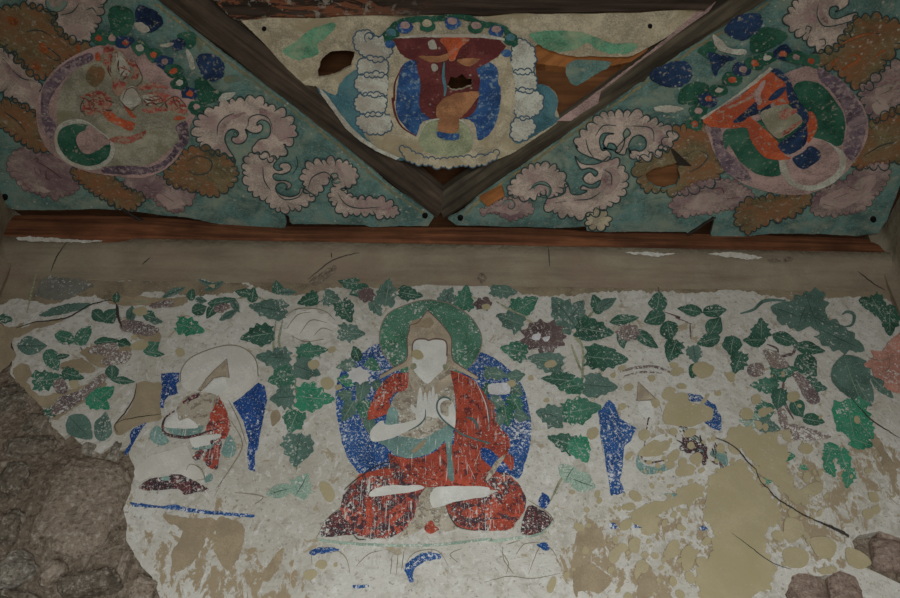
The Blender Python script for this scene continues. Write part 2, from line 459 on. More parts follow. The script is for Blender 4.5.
# ------------------------------------------------------------------ the room
def box(name, lo, hi, mat, parent=None, kind='structure'):
    (a, b, c), (d, e, f) = lo, hi
    v = [(x, y, z) for x in (a, d) for y in (b, e) for z in (c, f)]
    fs = [(0, 1, 3, 2), (4, 6, 7, 5), (0, 4, 5, 1), (2, 3, 7, 6), (0, 2, 6, 4), (1, 5, 7, 3)]
    o = mesh_obj(name, v, fs, M[mat], parent, None if parent else ((a + d) / 2, (b + e) / 2, (c + f) / 2))
    if kind and not parent: o['kind'] = kind
    return o
YR = -0.80                                     # rear wall with the doorway
box('floor', (XL - .2, YR - .3, -0.1), (XR + .2, YW + .3, 0), 'floor')
box('ceiling', (XL - .3, YR - .3, ZC + .20), (XR + .3, YW + .3, ZC + .30), 'board')
def side_wall(name, x, sg):
    # plastered wall that runs into the mural wall in a soft, hand smoothed corner
    prof = [(x, YR)] + [(x, y) for y in (0.0, 0.8, 1.5, 2.0)]
    r = 0.04
    for k in range(7):
        a = math.radians(90 * k / 6); prof.append((x - sg * r * (1 - math.cos(a)), YW - 0.015 - r + r * math.sin(a)))
    prof += [(x - sg * 0.042, YW + 0.25), (x + sg * .2, YW + .25), (x + sg * .2, YR)]
    zs = [0, .5, 1, 1.5, 2] + [2.2 + i * 0.12 for i in range(14)] + [ZC - 0.004]
    v = []; f = []; n = len(prof)
    for z in zs:
        for i, (px, py) in enumerate(prof):
            b = noise.noise((px * 3, py * 3, z * 3)) * 0.012 if 0 < i < 11 else 0
            v.append((px + b * 0.7, py + b * 0.2, z))
    for j in range(len(zs) - 1):
        for i in range(n):
            a, b = j * n + i, j * n + (i + 1) % n; f.append((a, b, b + n, a + n))
    f.append(tuple(range(n))); f.append(tuple(range(len(v) - n, len(v)))[::-1])
    o = mesh_obj(name, v, f, M['band'], None, (x, 0.7, 1.9)); o['kind'] = 'structure'
    bm = bmesh.new(); bm.from_mesh(o.data); bmesh.ops.recalc_face_normals(bm, faces=bm.faces); bm.to_mesh(o.data); bm.free()
    return o
side_wall('wall_left', XL, -1); WR = side_wall('wall_right', XR, 1)
# front wall (behind the camera) with its doorway, as one shell
xa, xb, dz = -0.60, 0.80, 2.0
v = []; f = []
for y in (YR - .3, YR):
    v += [(XL - .2, y, 0), (xa, y, 0), (xa, y, dz), (xb, y, dz), (xb, y, 0), (XR + .2, y, 0), (XR + .2, y, ZC + .3), (XL - .2, y, ZC + .3)]
f += [(0, 1, 2, 3, 4, 5, 6, 7)[::-1], (8, 9, 10, 11, 12, 13, 14, 15)]
f += [(i, (i + 1) % 8, 8 + (i + 1) % 8, 8 + i) for i in range(8)]
o = mesh_obj('wall_front', v, f, M['band'], None, (0, YR, 1.9)); o['kind'] = 'structure'

# back wall: clay core with the lumps and hollows that show where the plaster is gone
lumps = [(84, 505, 62, .035), (20, 440, 30, .015), (12, 395, 26, .012), (108, 425, 16, .012), (885, 548, 26, .004), (815, 584, 40, .006)]
v = []; f = []; nx, nz = 300, 190
x0, x1, z0, z1 = XL - .06, XR + .06, 2.0, ZC + 0.05
LP = [(on_y(px, py, YW), r * 0.0031, a) for px, py, r, a in lumps]
for j in range(nz + 1):
    for i in range(nx + 1):
        x = x0 + (x1 - x0) * i / nx; z = z0 + (z1 - z0) * j / nz
        p = Vector((x, 0, z))
        lf_ = max(0.0, min(1.0, (-0.75 - x) / 0.2)); d = noise.fractal(p * 7, 1.0, 2.0, 4) * 0.010 + noise.fractal(p * 26, 1.0, 2.0, 3) * (0.003 + 0.004 * lf_) + 0.016 * lf_
        for c, r, a in LP:
            q = ((x - c.x) ** 2 + (z - c.z) ** 2) / (r * r); d += a * math.exp(-q * q)
        y = YW + 0.030 - d
        ppx = x
        v.append((x, max(y, YW - 0.035) if x < -0.95 else max(y, YW + 0.008), z))
for j in range(nz):
    for i in range(nx):
        a = j * (nx + 1) + i; f.append((a, a + 1, a + nx + 2, a + nx + 1))
b = len(v)
v += [(x0, YW + .03, 0), (x1, YW + .03, 0), (x0, YW + .28, 0), (x1, YW + .28, 0), (x0, YW + .28, z1), (x1, YW + .28, z1)]
f += [(b, b + 1, nx, 0), (b + 2, b + 4, b + 5, b + 3)]
wb = mesh_obj('wall_back', v, f, M['mud'], None, (0, YW + .1, 1.9), True); wb['kind'] = 'structure'

def sheet(name, loops, surf, thick, mat, parent=None, back=None):
    """a board or layer with thickness and holes; loops in picture pixels on a real plane"""
    flat, fs = fill2d([clean(l) for l in loops]); n = len(flat)
    v = [surf(x, y, 0) for x, y in flat]
    dv = Vector(back)
    v += [p + dv * thick for p in v]
    f = list(fs) + [(a + n, c + n, b_ + n) for a, b_, c in fs]
    cnt = {}
    for t in fs:
        for i in range(3):
            e = (t[i], t[(i + 1) % 3]); cnt[tuple(sorted(e))] = cnt.get(tuple(sorted(e)), []) + [e]
    for e in cnt.values():
        if len(e) == 1: a, b_ = e[0]; f.append((b_, a, a + n, b_ + n))
    o = mesh_obj(name, v, f, M[mat], parent, None if parent else sum(v[:n], Vector()) / n)
    bm = bmesh.new(); bm.from_mesh(o.data); bmesh.ops.recalc_face_normals(bm, faces=bm.faces); bm.to_mesh(o.data); bm.free()
    return o
# plaster skin: ragged left edge, crack and lost corners at lower right
edge = T('p -6,285 0,292 -4,318 6,328 11,338 14,352 12,366 10,374 16,380 25,388 30,396 38,402 43,408 46,416 54,428 63,437 70,432 84,447 99,453 112,447 120,450 127,447 130,458 135,470 133,482 128,496 124,510 127,526 126,541 133,552 142,566 151,578 157,590 162,604 176,640 190,700')
def px_at(x, py):                               # picture column where the mural plane reaches world x
    lo, hi = -500.0, 2500.0
    for _ in range(50):
        m_ = (lo + hi) / 2
        if on_y(m_, py, YW).x < x: lo = m_
        else: hi = m_
    return lo
RE = [(px_at(XR - .03, y), y) for y in (700, 640, 580)]
outer = rag(edge, 1.3, 0.22, 2.0, False) + T('p 420,720 640,720') + RE + T('p 918,580 905,586 880,574 862,566 856,552 852,541')
outer = outer + rag(T('p 852,541 858,536 866,534 880,531 905,540'), .8, .3, 2, False) + [(px_at(XR - .03, y), y) for y in (530, 460, 400, 340, 290)] + T('p 700,286 450,282 200,277')
crk = catmull(T('p 716,438 730,444 739,451 748,462 756,470 760,481 768,489 776,498 785,504 800,513 812,519 826,525 838,530 849,536'), False, 4)
crack = [(x, y - .6 - .9 * max(0, (x - 800) / 50)) for x, y in crk] + [(x, y + .6 + 1.3 * max(0, (x - 800) / 50)) for x, y in crk[::-1]]
hole1 = rag(T('p 793,576 800,573 812,575 828,575 842,570 856,577 862,590 866,606 850,628 800,630 788,612 786,594'), 1.4, .3, 2)
pl = sheet('plaster_skin', [outer, rag(crack, .3, .4, 2), hole1], WALL, 0.03, 'plaster', wb, (0, 1, 0))
pl['label'] = 'white mural plaster with ragged broken edges'
# upper band: plaster that leans out towards the timber
v = []; f = []; rows = []
for k, t in enumerate((0, .15, .4, .7, 1.0)):
    row = []
    for i in range(61):
        px = -8 + i * 15.0
        top = 236 + px * 0.0185; bot = 279 + px * 0.0145 + 1.5 * noise.noise((px * .05, 0, 1))
        py = bot + (top - bot) * t
        off = 0.002 + 0.055 * (t ** 1.6) + 0.006 * noise.noise((px * .02, t * 2, 4)) * (t > 0)
        row.append(on_y(px, py, YW - off))
    rows.append(row)
rows.append([Vector((p.x, YW + .05, p.z + .004)) for p in rows[-1]])
for r in rows: v += r
for j in range(len(rows) - 1):
    for i in range(60): a = j * 61 + i; f.append((a, a + 1, a + 62, a + 61))
o = mesh_obj('plaster_band', v, f, M['band'], wb, None, True); o['label'] = 'bare brownish plaster band above the mural'
for pts in ('b1 340,520 425,470 432,490 360,540', 'b2 140,505 160,495 175,515 160,535 145,525', 'b3 410,440 490,435 490,452 412,456'):
    pts = S_(pts)
    Bag(Surf(lambda x, y, o: on_y(x, y, YW - .002 - .055 * max(0, (279 + x * .0145 - y) / 42) ** 1.6 - .006)), 0).poly(pts, True, .8).obj('clay_patch', 'mud', wb)

# ------------------------------------------------------------------ timbers
def timber(name, label, bottom, mat, height, parent=None, amp=0.006, n=40):
    """hewn beam: bottom quad as two world lines (a0->a1 and b0->b1), extruded up"""
    (a0, a1), (b0, b1) = bottom; v = []; f = []
    for i in range(n + 1):
        t = i / n; a = a0.lerp(a1, t); b = b0.lerp(b1, t); c = a.lerp(b, .5)
        ring = [a + Vector((0, 0, .012)), a.lerp(b, .12), c - Vector((0, 0, .004)), b.lerp(a, .12), b + Vector((0, 0, .012)),
                b + Vector((0, 0, height)), a + Vector((0, 0, height))]
        for k, p in enumerate(ring):
            q = noise.noise_vector((p.x * 9, p.y * 9, p.z * 9 + k)) * amp; v.append(p + q)
    m = 7
    for i in range(n):
        for k in range(m): a, b = i * m + k, i * m + (k + 1) % m; f.append((a, b, b + m, a + m))
    f.append(tuple(range(m))[::-1]); f.append(tuple(range(n * m, n * m + m)))
    o = mesh_obj(name, v, f, M[mat], None, sum((Vector(x) for x in v), Vector()) / len(v), False)
    bm = bmesh.new(); bm.from_mesh(o.data); bmesh.ops.recalc_face_normals(bm, faces=bm.faces); bm.to_mesh(o.data); bm.free()
    return tag(o, label, 'beam')
zb = ZC + 0.002
def L2(p, q, ext):                               # a line on the beam plane, lengthened past the frame
    a, b = on_z(*p, zb), on_z(*q, zb); return a, b + (b - a) * ext
timber('roof_beam', 'dark weathered diagonal roof beam running to the upper left', (L2((436, 221), (156, 2), .35), L2((447, 198), (212, 6), .35)), 'beam_l', .045)
timber('roof_beam', 'grey weathered diagonal roof beam running to the upper right', (L2((445, 221), (766, 2), .3), L2((436, 199), (730, 2), .3)), 'beam_r', .045)
a, b = on_z(236, 22, ZU - .012), on_z(700, 14, ZU - .012)
timber('roof_beam', 'flaking roof beam along the top edge above the enthroned figure', ((a, b), (a + Vector((-.10, -.13, 0)), b + Vector((.10, -.13, 0)))), 'beam_u', .06, amp=.008)
# wall plate on the wall head
v = []; f = []; n = 70; m = 5
TOPS = ((-30, 214), (120, 215), (290, 226), (440, 226.5), (560, 228.5), (680, 233), (820, 236), (930, 239))
BOTS = ((-30, 238), (440, 243.5), (930, 257))
def at_(tab, x):
    for (a, p), (b_, q) in zip(tab, tab[1:]):
        if a <= x <= b_: return p + (q - p) * (x - a) / (b_ - a)
for i in range(n + 1):
    px = -24 + 940 * i / n
    q = on_z(px, at_(TOPS, px), ZC); x = q.x; yf = q.y + .004 * noise.noise((x * 2.5, 4, 1))
    zlo = on_y(px, at_(BOTS, px), yf).z + .006 * noise.noise((x * 3, 1, 1)); zt = ZC + .012
    ring = [(x, yf + .02, zlo), (x, yf, zlo + .015), (x, yf + .004, zt - .045), (x, yf + .016, zt), (x, YW + .2, zt), (x, YW + .2, zlo)]
    m = len(ring)
    for k, p in enumerate(ring):
        v.append(Vector(p) + noise.noise_vector((p[0] * 8, k, p[2] * 8)) * .0035)
for i in range(n):
    for k in range(m): a, b = i * m + k, i * m + (k + 1) % m; f.append((a, b, b + m, a + m))
f.append(tuple(range(m))); f.append(tuple(range(n * m, n * m + m)))
o = mesh_obj('wall_plate', v, f, M['plate'], None, (0, YB + .1, ZC - .05))
bm = bmesh.new(); bm.from_mesh(o.data); bmesh.ops.recalc_face_normals(bm, faces=bm.faces); bm.to_mesh(o.data); bm.free()
tag(o, 'long red-brown timber lying on top of the mural wall', 'beam')

bandsurf = Surf(lambda x, y, o: on_y(x, y, YW - .004 - .055 * max(0, (279 + x * .0145 - y) / 42) ** 1.6 - .006))
for s in ('b0 250,380 215,430 190,490', 'b0 560,440 530,465', 'b1 415,420 418,440', 'b1 330,520 420,450 520,420', 'b2 405,400 410,470', 'b3 740,490 790,530 840,560'):
    Bag(bandsurf, 0).line(s, .9, r=.5).obj('hairline_crack', 'ink', wb)
for s in ('b0 60,365 150,362 260,372 390,376 300,384 180,380 90,378', 'b3 180,425 300,420 380,440 330,445 240,436', 'b2 690,418 800,420 880,425 800,434'):
    Bag(bandsurf, 0).poly(s, True, 1.2).obj('lime_chip', 'plaster', wb)

stain = paint('upper_stain', A(98, 88, 70), A(108, 96, 78), .5, .31, seed=41)
for s in ('p -8,272 40,276 110,280 200,281 250,286 200,296 150,292 120,300 80,296 50,304 20,298 -8,305', 'p 250,280 330,280 420,281 400,289 340,287 300,295 265,290', 'p 480,281 600,284 720,287 700,293 620,291 560,296 500,290', 'p 720,286 800,287 896,288 896,300 850,296 800,301 760,294'):
    Bag(WALL, 1).poly(s, True, 2.2).obj('plaster_stain', stain, wb)

# ------------------------------------------------------------------ painted ceiling panels
CM = dict(
 turq=cpaint('turquoise_cloth', A(58, 77, 71, EC), A(80, 87, 75, EC), .5, .35, seed=1),
 turq2=cpaint('turquoise_curl', A(58, 80, 75, EC), None, .5, .3, seed=2),
 pink=cpaint('pale_pink_cloud', A(112, 100, 90, EC), A(96, 78, 74, EC), .25, .32, seed=3, drops=.4),
 pinkd=cpaint('dusty_rose_cloud', A(98, 84, 78, EC), A(72, 56, 57, EC), .75, .36, seed=33, drops=.5),
 blush=cpaint('rose_blush', A(94, 74, 72, EC), A(110, 96, 88, EC), .7, .42, seed=4, drops=.5),
 ochre=cpaint('ochre_cloud', A(72, 63, 44, EC), A(84, 56, 36, EC), .7, .36, seed=5),
 rust=cpaint('rust_brush', A(92, 50, 26, EC), None, .5, .36, seed=6),
 cloud_ink=plain('slate_blue_line', A(44, 58, 66, EC)),
 cline=plain('dark_cloud_line', A(32, 42, 40, EC)),
 rline=plain('red_brown_line', A(60, 40, 34, EC)),
 mauve=cpaint('mauve_rim', A(58, 48, 54, EC), A(92, 78, 78, EC), .4, .42, under=A(104, 90, 86, EC), seed=8),
 rim=cpaint('pink_rim', A(104, 86, 80, EC), None, .5, .3, seed=9, drops=.4),
 field=cpaint('sallow_field', A(96, 92, 78, EC), A(82, 78, 60, EC), .3, .33, seed=10, drops=.3),
 gdark=cpaint('deep_green', A(24, 52, 40, EC), A(38, 64, 50, EC), .4, .35, seed=11),
 navy=cpaint('deep_blue', A(20, 30, 46, EC), A(25, 40, 60, EC), .5, .36, seed=12),
 orange=cpaint('orange_red', A(122, 54, 32, EC), A(98, 44, 30, EC), .4, .37, seed=13),
 crim=cpaint('worn_crimson', A(96, 42, 36, EC), A(110, 62, 54, EC), .5, .47, under=A(100, 90, 74, EC), seed=14),
 cream=cpaint('cream_ground', A(112, 104, 86, EC), A(100, 90, 70, EC), .35, .3, seed=15, drops=.2),
 white=cpaint('lime_white', A(122, 116, 104, EC), A(108, 100, 88, EC), .4, .3, seed=16, drops=.2),
 maroon=cpaint('maroon', A(66, 32, 30, EC), A(56, 26, 26, EC), .5, .33, seed=17, under=A(84, 60, 48, EC), drops=.9),
 blue=cpaint('worn_blue', A(27, 46, 76, EC), A(36, 62, 90, EC), .5, .39, seed=18, under=A(84, 96, 100, EC)),
 teal=cpaint('sky_teal', A(46, 72, 76, EC), A(62, 82, 80, EC), .4, .3, seed=19, drops=.4),
 mint=cpaint('mint_cloud', A(64, 96, 74, EC), A(96, 104, 82, EC), .5, .33, seed=20, drops=.2),
 tanfig=cpaint('bare_canvas', A(104, 72, 48, EC), A(84, 56, 38, EC), .5, .3, seed=21, drops=.2),
 sage=cpaint('sage_cushion', A(96, 98, 76, EC), A(84, 92, 72, EC), .5, .3, seed=22, drops=.2),
 ochedge=cpaint('ochre_edge', A(92, 80, 54, EC), A(62, 68, 54, EC), .6, .45, under=A(58, 72, 64, EC), seed=23),
)
M.update(CM)
UP = (0, 0, 1)
ceil_o = bpy.data.objects['ceiling']
def W_(win, x, y):
    k = WIN[win]; return (k[0] + x / k[2], k[1] + y / k[2])
def C_(win, x, y, r, a0, tu, wd):
    k = WIN[win]; return (*W_(win, x, y), r / k[2], a0, tu, wd / k[2])
# left corner panel
eL = T('p 434,217 428,212 412,201 396,191 372,170 351,152 330,135 308,118 262,83 220,52 188,26 156,0 100,-45 40,-92')
loL = T('p 16,210 60,210 100,209 123,210 139,212 160,215 187,217.6 219,224 252,226.5 285,228 287,222 284,214 289,216 290,222 293,224 330,224 364,225 372,227 400,226 428,226')
panL = sheet('ceiling_panel', [rag(eL, .7, .3, 2.5, False) + T('p -160,-92 -110,0 -40,140 -2,205') + rag(loL, .5, .3, 2.5, False)], CEIL, .010, 'turq', None, UP)
tag(panL, 'turquoise painted corner panel left of the beams, covered with curling clouds', 'ceiling panel')
eR = T('p 448,219 462,212 480,196 504,177 536,156 558,140 620,97 660,68 680,53.5 720,29 767,0 830,-45 890,-92')
loR = T('p 1000,-92 960,60 930,110 900,186 887,220 878,233 858,236 820,234 790,233.6 772,233.6 740,237 713,239.5 711,234 714,219 713,216 700,225 687,233 686,231.5 660,232 640,231.5 600,232 587,231 586,226.5 560,228 528,227 500,226.5 456,225')
hR = rag(T('b2 770,128 800,106 835,100 870,88 897,78 b3 66,105 76,140 60,172 34,178 b2 840,184 810,180 780,160'), .8, .3, 1.5)
panR = sheet('ceiling_panel', [rag(eR, .7, .3, 2.5, False) + rag(loR, .5, .3, 2.5, False), hR], CEIL, .010, 'turq', None, UP)
tag(panR, 'turquoise painted corner panel right of the beams, with a hole showing orange board', 'ceiling panel')
for e, nm, lb in ((eL, panL, 1), (eR, panR, 2)):
    e2 = [p for p in e if -5 <= p[1] <= 216]
    stroke(nm, 'edge_strip', rag([(x + (-2.5 if lb == 1 else 2.5), y + 2.2) for x, y in e2], 1.2, .2, 2, False), 2.6, 'ochedge', 1, CEIL, taper=False, sm=False)
    bd = [(x, y) for x, y in e] + (T('p -160,-92 -110,0 -40,140 -6,200 120,203 300,214') if lb == 1 else T('p 1000,-92 960,60 930,110 890,205 760,222 600,218'))
    sheet('backing_boards', [bd], Surf(lambda x, y, o: on_z(x, y, ZC + .02)), .01, 'board', ceil_o, UP)
def nail_or_hole(parent, win, x, y, r=3.2, surf=CEIL):
    c = W_(win, x, y); n = 12; v = []; f = []
    for lay, k in ((0, 1.0), (.003, .9), (.005, .5)):
        for i in range(n):
            a = 2 * math.pi * i / n; p = surf(c[0] + r * k * math.cos(a), c[1] + r * k * math.sin(a), 0); v.append(p - Vector((0, 0, lay)))
    for j in range(2):
        for i in range(n): f.append((j * n + i, j * n + (i + 1) % n, (j + 1) * n + (i + 1) % n, (j + 1) * n + i))
    f.append(tuple(range(2 * n, 3 * n)))
    return mesh_obj('nail_or_hole', v, f, M['iron'], parent, None, True)
nail_or_hole(panL, 'b1', 766, 281, 3.0); nail_or_hole(panR, 'b2', 76, 290, 3.0); nail_or_hole(panR, 'b3', 797, 296, 3.2); nail_or_hole(panL, 'b0', 18, 213, 3.4)  # last two are added dark caps standing in for black holes
for w_, s_, lb in (('b0', '460,255 500,285 540,305 580,318', 'dark splinter hanging across the timber below the left panel'), ('b3', '100,355 135,335 170,310 208,290', 'dark splinter at the torn lower edge of the right panel')):
    pts = catmull(T(w_ + ' ' + s_), False); v = []; f = []
    for i, (x, y) in enumerate(pts):
        p = on_z(x, y, ZC - .006); r = .0045 * (0.5 + math.sin(math.pi * (i + .5) / len(pts)))
        for k in range(6): v.append(p + Vector((0, math.cos(k * 1.047) * r, math.sin(k * 1.047) * r)))
    for i in range(len(pts) - 1):
        for k in range(6): a, b = i * 6 + k, i * 6 + (k + 1) % 6; f.append((a, b, b + 6, a + 6))
    f += [tuple(range(6)), tuple(range(len(v) - 6, len(v)))]
    tag(mesh_obj('wood_splinter', v, f, M['splinter'], None, v[len(v) // 2], True), lb, 'splinter')
spl = sheet('wood_splinter', [T('b3 38,28 50,32 118,95 70,92 55,70')], CEIL, .004, 'splinter', None, (0, 0, -1)); tag(spl, 'dark triangular splinter sticking out above the hole in the right panel', 'splinter')
bt = sheet('wooden_batten', [T('b2 148,208 232,166 241,198 178,236')], Surf(lambda x, y, o: on_z(x, y, ZC - .004)), .016, 'batten', None, (0, 0, -1)); tag(bt, 'short orange wooden batten beside the right diagonal beam', 'batten')

# --- clouds, left panel
cloud('big pale pink scroll cloud right of the left medallion, largest on its panel', 'h7 215,470 190,455 140,450 98,402 75,345 105,280 175,240 255,208 320,206 390,192 440,235 505,265 572,340 555,400 515,420 532,455 470,488 420,484 385,458 374,420', 'pink', s=8.5,
      inner='h7 378,412 400,394 436,388 452,350 440,312 408,298 386,310 384,326 398,318 412,330 406,354 378,366 345,358 326,345 336,380 316,412 280,418 258,402 262,384 280,384 292,368 280,350 254,346 230,366 224,400 240,440 266,480 268,512 250,490 232,470', blush=['h7 400,240 470,270 560,340 545,395 490,400 462,340 440,290 400,280', 'h7 195,350 215,300 260,270 330,262 260,300 215,360'], marks=[S_('h7 340,330 345,290 390,272 440,290 462,345'), S_('h7 185,380 190,325 225,285 270,265'), S_('h7 330,340 345,300')], curls=[C_('h7', 278, 366, 10, 150, .8, 5)])
cloud('pale pink scroll cloud hanging directly below the big scroll cloud', 'b1 212,78 160,56 100,62 92,125 100,155 122,190 180,230 230,268 260,258 320,240 350,204', 'pink', s=7.5,
      inner='b1 340,200 318,184 302,180 294,200 265,212 228,204 208,184 214,166 236,160 252,172 246,184 262,180 266,164 244,152 214,152 198,140 204,126 232,128 258,118 266,100 252,86 228,88 222,102 234,110 214,114 200,100 204,86', marks=[S_('b1 160,100 165,150 190,190'), S_('b1 205,190 240,222 290,215 310,190'), S_('b1 285,60 290,95 270,130')])
cloud('pale pink cloud with a pointed tail reaching toward the beam joint', 'b1 308,125 350,86 420,80 480,92 512,130 490,170 445,177 510,222 590,220 640,245 670,270 630,285 540,270 460,276 430,240 405,210 430,182 442,142 400,140 360,204 330,196 318,162', 'pink', s=7,
      curls=[C_('b1', 432, 138, 24, 40, 1.1, 8.5)], blush=['b1 430,85 490,95 505,130 480,165 450,130 430,115', 'b1 500,225 590,225 660,268 600,262 530,262'], marks=[S_('b1 330,180 345,140 390,120 420,140'), S_('b1 440,200 470,240 520,255 600,250')])
cloud('pink cloud cut by the upper left edge of the photo', 'h5 150,25 230,45 285,62 275,130 320,180 380,205 440,180 485,120 492,60 515,15 480,-30 170,-30', 'pink', s=7, curls=[C_('h5', 268, 5, 55.2, 0, 1, 28.9)], blush=['h5 330,140 400,120 440,160 380,195'], marks=[S_('h5 300,75 360,60 395,15'), S_('h5 430,50 460,40 480,65')])
cloud('narrow pink cloud hugging the left rim of the left medallion', 'h5 -25,240 60,285 100,315 150,365 190,405 195,470 180,540 130,540 70,480 -25,410', 'pink', s=8, blush=['h5 10,300 70,350 130,390 160,450 100,420 40,370'], marks=[S_('h5 10,290 50,330'), S_('h5 60,350 110,390 150,400')])
cloud('pale pink cloud at the lower left below the left medallion', 'h6 40,332 62,280 120,240 200,272 330,292 360,350 390,430 330,470 220,470 120,432 82,392', 'pinkd', 'rline', wd=.6, s=6, curls=[], blush=['h6 110,400 200,430 250,460 150,450'], marks=[S_('h6 165,300 180,290 190,300 180,312'), S_('h6 170,340 180,370'), S_('h6 200,345 205,375'), S_('h6 230,350 230,390 250,395'), S_('h6 190,310 240,340 280,370 305,390')])
cloud('ragged pink cloud under the lower right rim of the left medallion', 'b0 455,165 520,132 600,140 640,170 700,180 726,210 690,245 660,270 600,240 570,215 500,190', 'pinkd', 'rline', wd=.6, s=5, blush=['b0 590,200 660,210 690,240 640,260 600,230'], marks=[S_('b0 540,170 580,190'), S_('b0 610,165 640,185'), S_('b0 600,200 650,230')])
oc = cloud('large ochre cloud above the left medallion at the upper left', 'h5 -25,60 70,40 160,35 240,60 275,122 322,190 400,220 460,232 420,270 330,290 200,392 110,312 40,232 -25,190', 'ochre', s=8, blush=None, marks=[S_('h5 200,250 240,240 300,290 270,300 220,265'), S_('h5 130,160 190,150 260,180')], curls=[])
for p in ('h5 190,220 220,210 240,260 210,270 195,250', 'h5 40,80 90,100 80,125 50,120', 'h5 380,225 400,215 395,260 378,250', 'h5 160,310 200,330 190,350 165,335'): Bag(CEIL, 5).poly(p, True, 1.2).obj('rust_brushwork', 'rust', oc)
cloud('brown ochre cloud at the left edge below the narrow pink cloud', 'h6 -25,20 100,20 180,90 232,170 252,248 170,240 82,180 -25,100', 'ochre', s=7, marks=[S_('h6 20,60 80,100 130,160')])
cloud('ochre cloud strip below the bottom of the left medallion', 'b0 265,112 340,122 420,142 480,190 540,215 480,260 400,222 320,172', 'ochre', s=6)
cloud('lobed ochre cloud between the left medallion and big scroll cloud', 'b0 615,130 660,90 700,40 760,30 830,60 880,110 872,160 800,205 740,190 650,165', 'ochre', s=7, marks=[S_('b0 700,80 740,60 790,80 780,120 730,130 700,110')], blush=None)
# --- clouds, right panel
cloud('big pink cloud with scrolls beside the hole in the right panel', 'b2 505,20 508,5 a2 512,560 520,520 560,480 600,430 660,425 740,425 800,460 865,482 b2 862,20 800,45 735,70 715,40', 'pink', s=8.5,
      inner='a2 728,560 750,565 770,548 768,520 745,505 720,515 705,545 715,575 b2 700,30 690,55 660,48 660,30 a2 690,520 712,500 700,480 685,500 690,530 670,570 b2 640,35 610,30 a2 660,560 652,540 632,535 622,552 610,535 625,505 650,500 610,498 596,525 605,560 b2 625,38 640,60 620,80 580,70 540,55 515,40', curls=[], marks=[S_('a2 580,510 610,470 660,470'), S_('a2 720,470 790,480 800,530'), S_('a2 545,520 555,560 575,590')], blush=['a2 760,460 840,500 850,540 800,530'])
cloud('curling pink cloud tail under the big pink cloud of the right panel', 'b2 640,75 690,120 690,180 650,232 580,262 530,285 430,265 390,240', 'pink', s=8,
      inner='b2 400,220 450,208 470,190 465,165 480,170 490,200 520,205 550,190 525,185 535,170 560,180 590,175 600,150 570,165 545,160 535,140 560,120 580,135 590,120 560,105 530,110 515,90 505,60 525,85 560,92 600,85 630,60', curls=[], marks=[S_('b2 500,225 560,220 600,195'), S_('b2 610,110 640,130 640,170'), S_('b2 430,235 470,230')], blush=['b2 620,110 660,110 670,160 620,205 600,160'])
cloud('pale pink curl cloud below the right beam near the batten', 'b2 255,190 300,130 360,95 420,100 465,145 450,190 420,210 390,190 350,215 300,210', 'pink', s=7, curls=[C_('b2', 385, 195, 40.8, 200, 1.05, 13.6)], marks=[S_('b2 330,190 370,165 420,180')])
cloud('small faded pink cloud just above the timber right of the beam joint', 'b2 150,270 200,240 260,220 320,230 348,265 310,280 260,295 220,270', 'pinkd', 'rline', wd=.6, s=5, curls=[C_('b2', 262, 245, 24, 200, 1.1, 7.65)], blush=['b2 180,265 230,245 300,255 280,280 230,270'])
cloud('small beige cloud stump at the lower edge of the right panel', 'b2 550,300 580,268 615,272 632,300 610,330 560,325', 'cream', s=7)
cloud('pink scroll cloud cut by the upper right edge of the photo', 'h8 420,-30 380,10 345,75 345,130 400,165 440,205 520,255 580,240 630,180 650,120', 'pink', s=8.5,
      inner='h8 690,82 680,62 640,72 590,92 560,90 545,70 550,40 580,30 592,45 575,58 600,50 640,20 640,-30', curls=[], marks=[S_('h8 490,20 485,80 520,130 600,122 690,90'), S_('h8 425,150 435,130 455,140 440,170'), S_('h8 490,200 520,195 525,220 505,235')], blush=['h8 440,40 480,60 470,120 410,100', 'h8 500,40 500,90 540,120 520,60'])
oc = cloud('ochre cloud with rust curls above the right medallion', 'h8 640,140 690,95 790,95 870,110 925,140 925,190 850,260 800,340 740,430 670,440 640,390 560,330 480,320 470,270 540,260 620,200', 'ochre', 'cline', s=9, marks=[S_('h8 600,230 680,190 760,165 800,170')], curls=[])
b = Bag(CEIL, 5)
for p in ('600,355 640,330 690,300 680,270 650,280', '590,230 680,185 780,160', '570,345 565,310 590,290', '770,290 800,260 830,250'): Bag(CEIL, 5).line('h8 ' + p, 2.4).obj('rust_brushwork', 'rust', oc)
Bag(CEIL, 5).poly('h8 460,270 490,280 485,320 460,310', True, .8).obj('rust_brushwork', 'rust', oc)
cloud('rose pink cloud at the right edge beside the right medallion', 'h8 925,310 840,340 760,400 700,460 740,540 770,600 860,560 925,520', 'pinkd', s=8, blush=['h8 780,430 860,370 915,400 880,480 790,500', 'h8 760,520 820,500 840,550 780,570'], marks=[S_('h8 770,440 830,420'), S_('h8 800,470 850,450'), S_('h8 780,500 800,520')])
cloud('dark ochre cloud at the right edge below the rose pink cloud', 'a3 780,470 850,430 920,400 920,540 b3 920,60 800,95 730,100 720,60 760,20', 'ochre', s=8, marks=[S_('b3 760,60 830,20 880,10')])
cloud('rose pink cloud below the right rim of the right medallion', 'b3 570,230 610,190 700,150 760,110 840,90 850,140 800,210 750,260 650,275 580,275', 'pinkd', 'rline', wd=.6, s=6, blush=['b3 600,220 700,170 800,130 790,190 700,250 620,260'], marks=[S_('b3 650,220 700,200'), S_('b3 700,170 740,190'), S_('b3 610,240 650,250')])
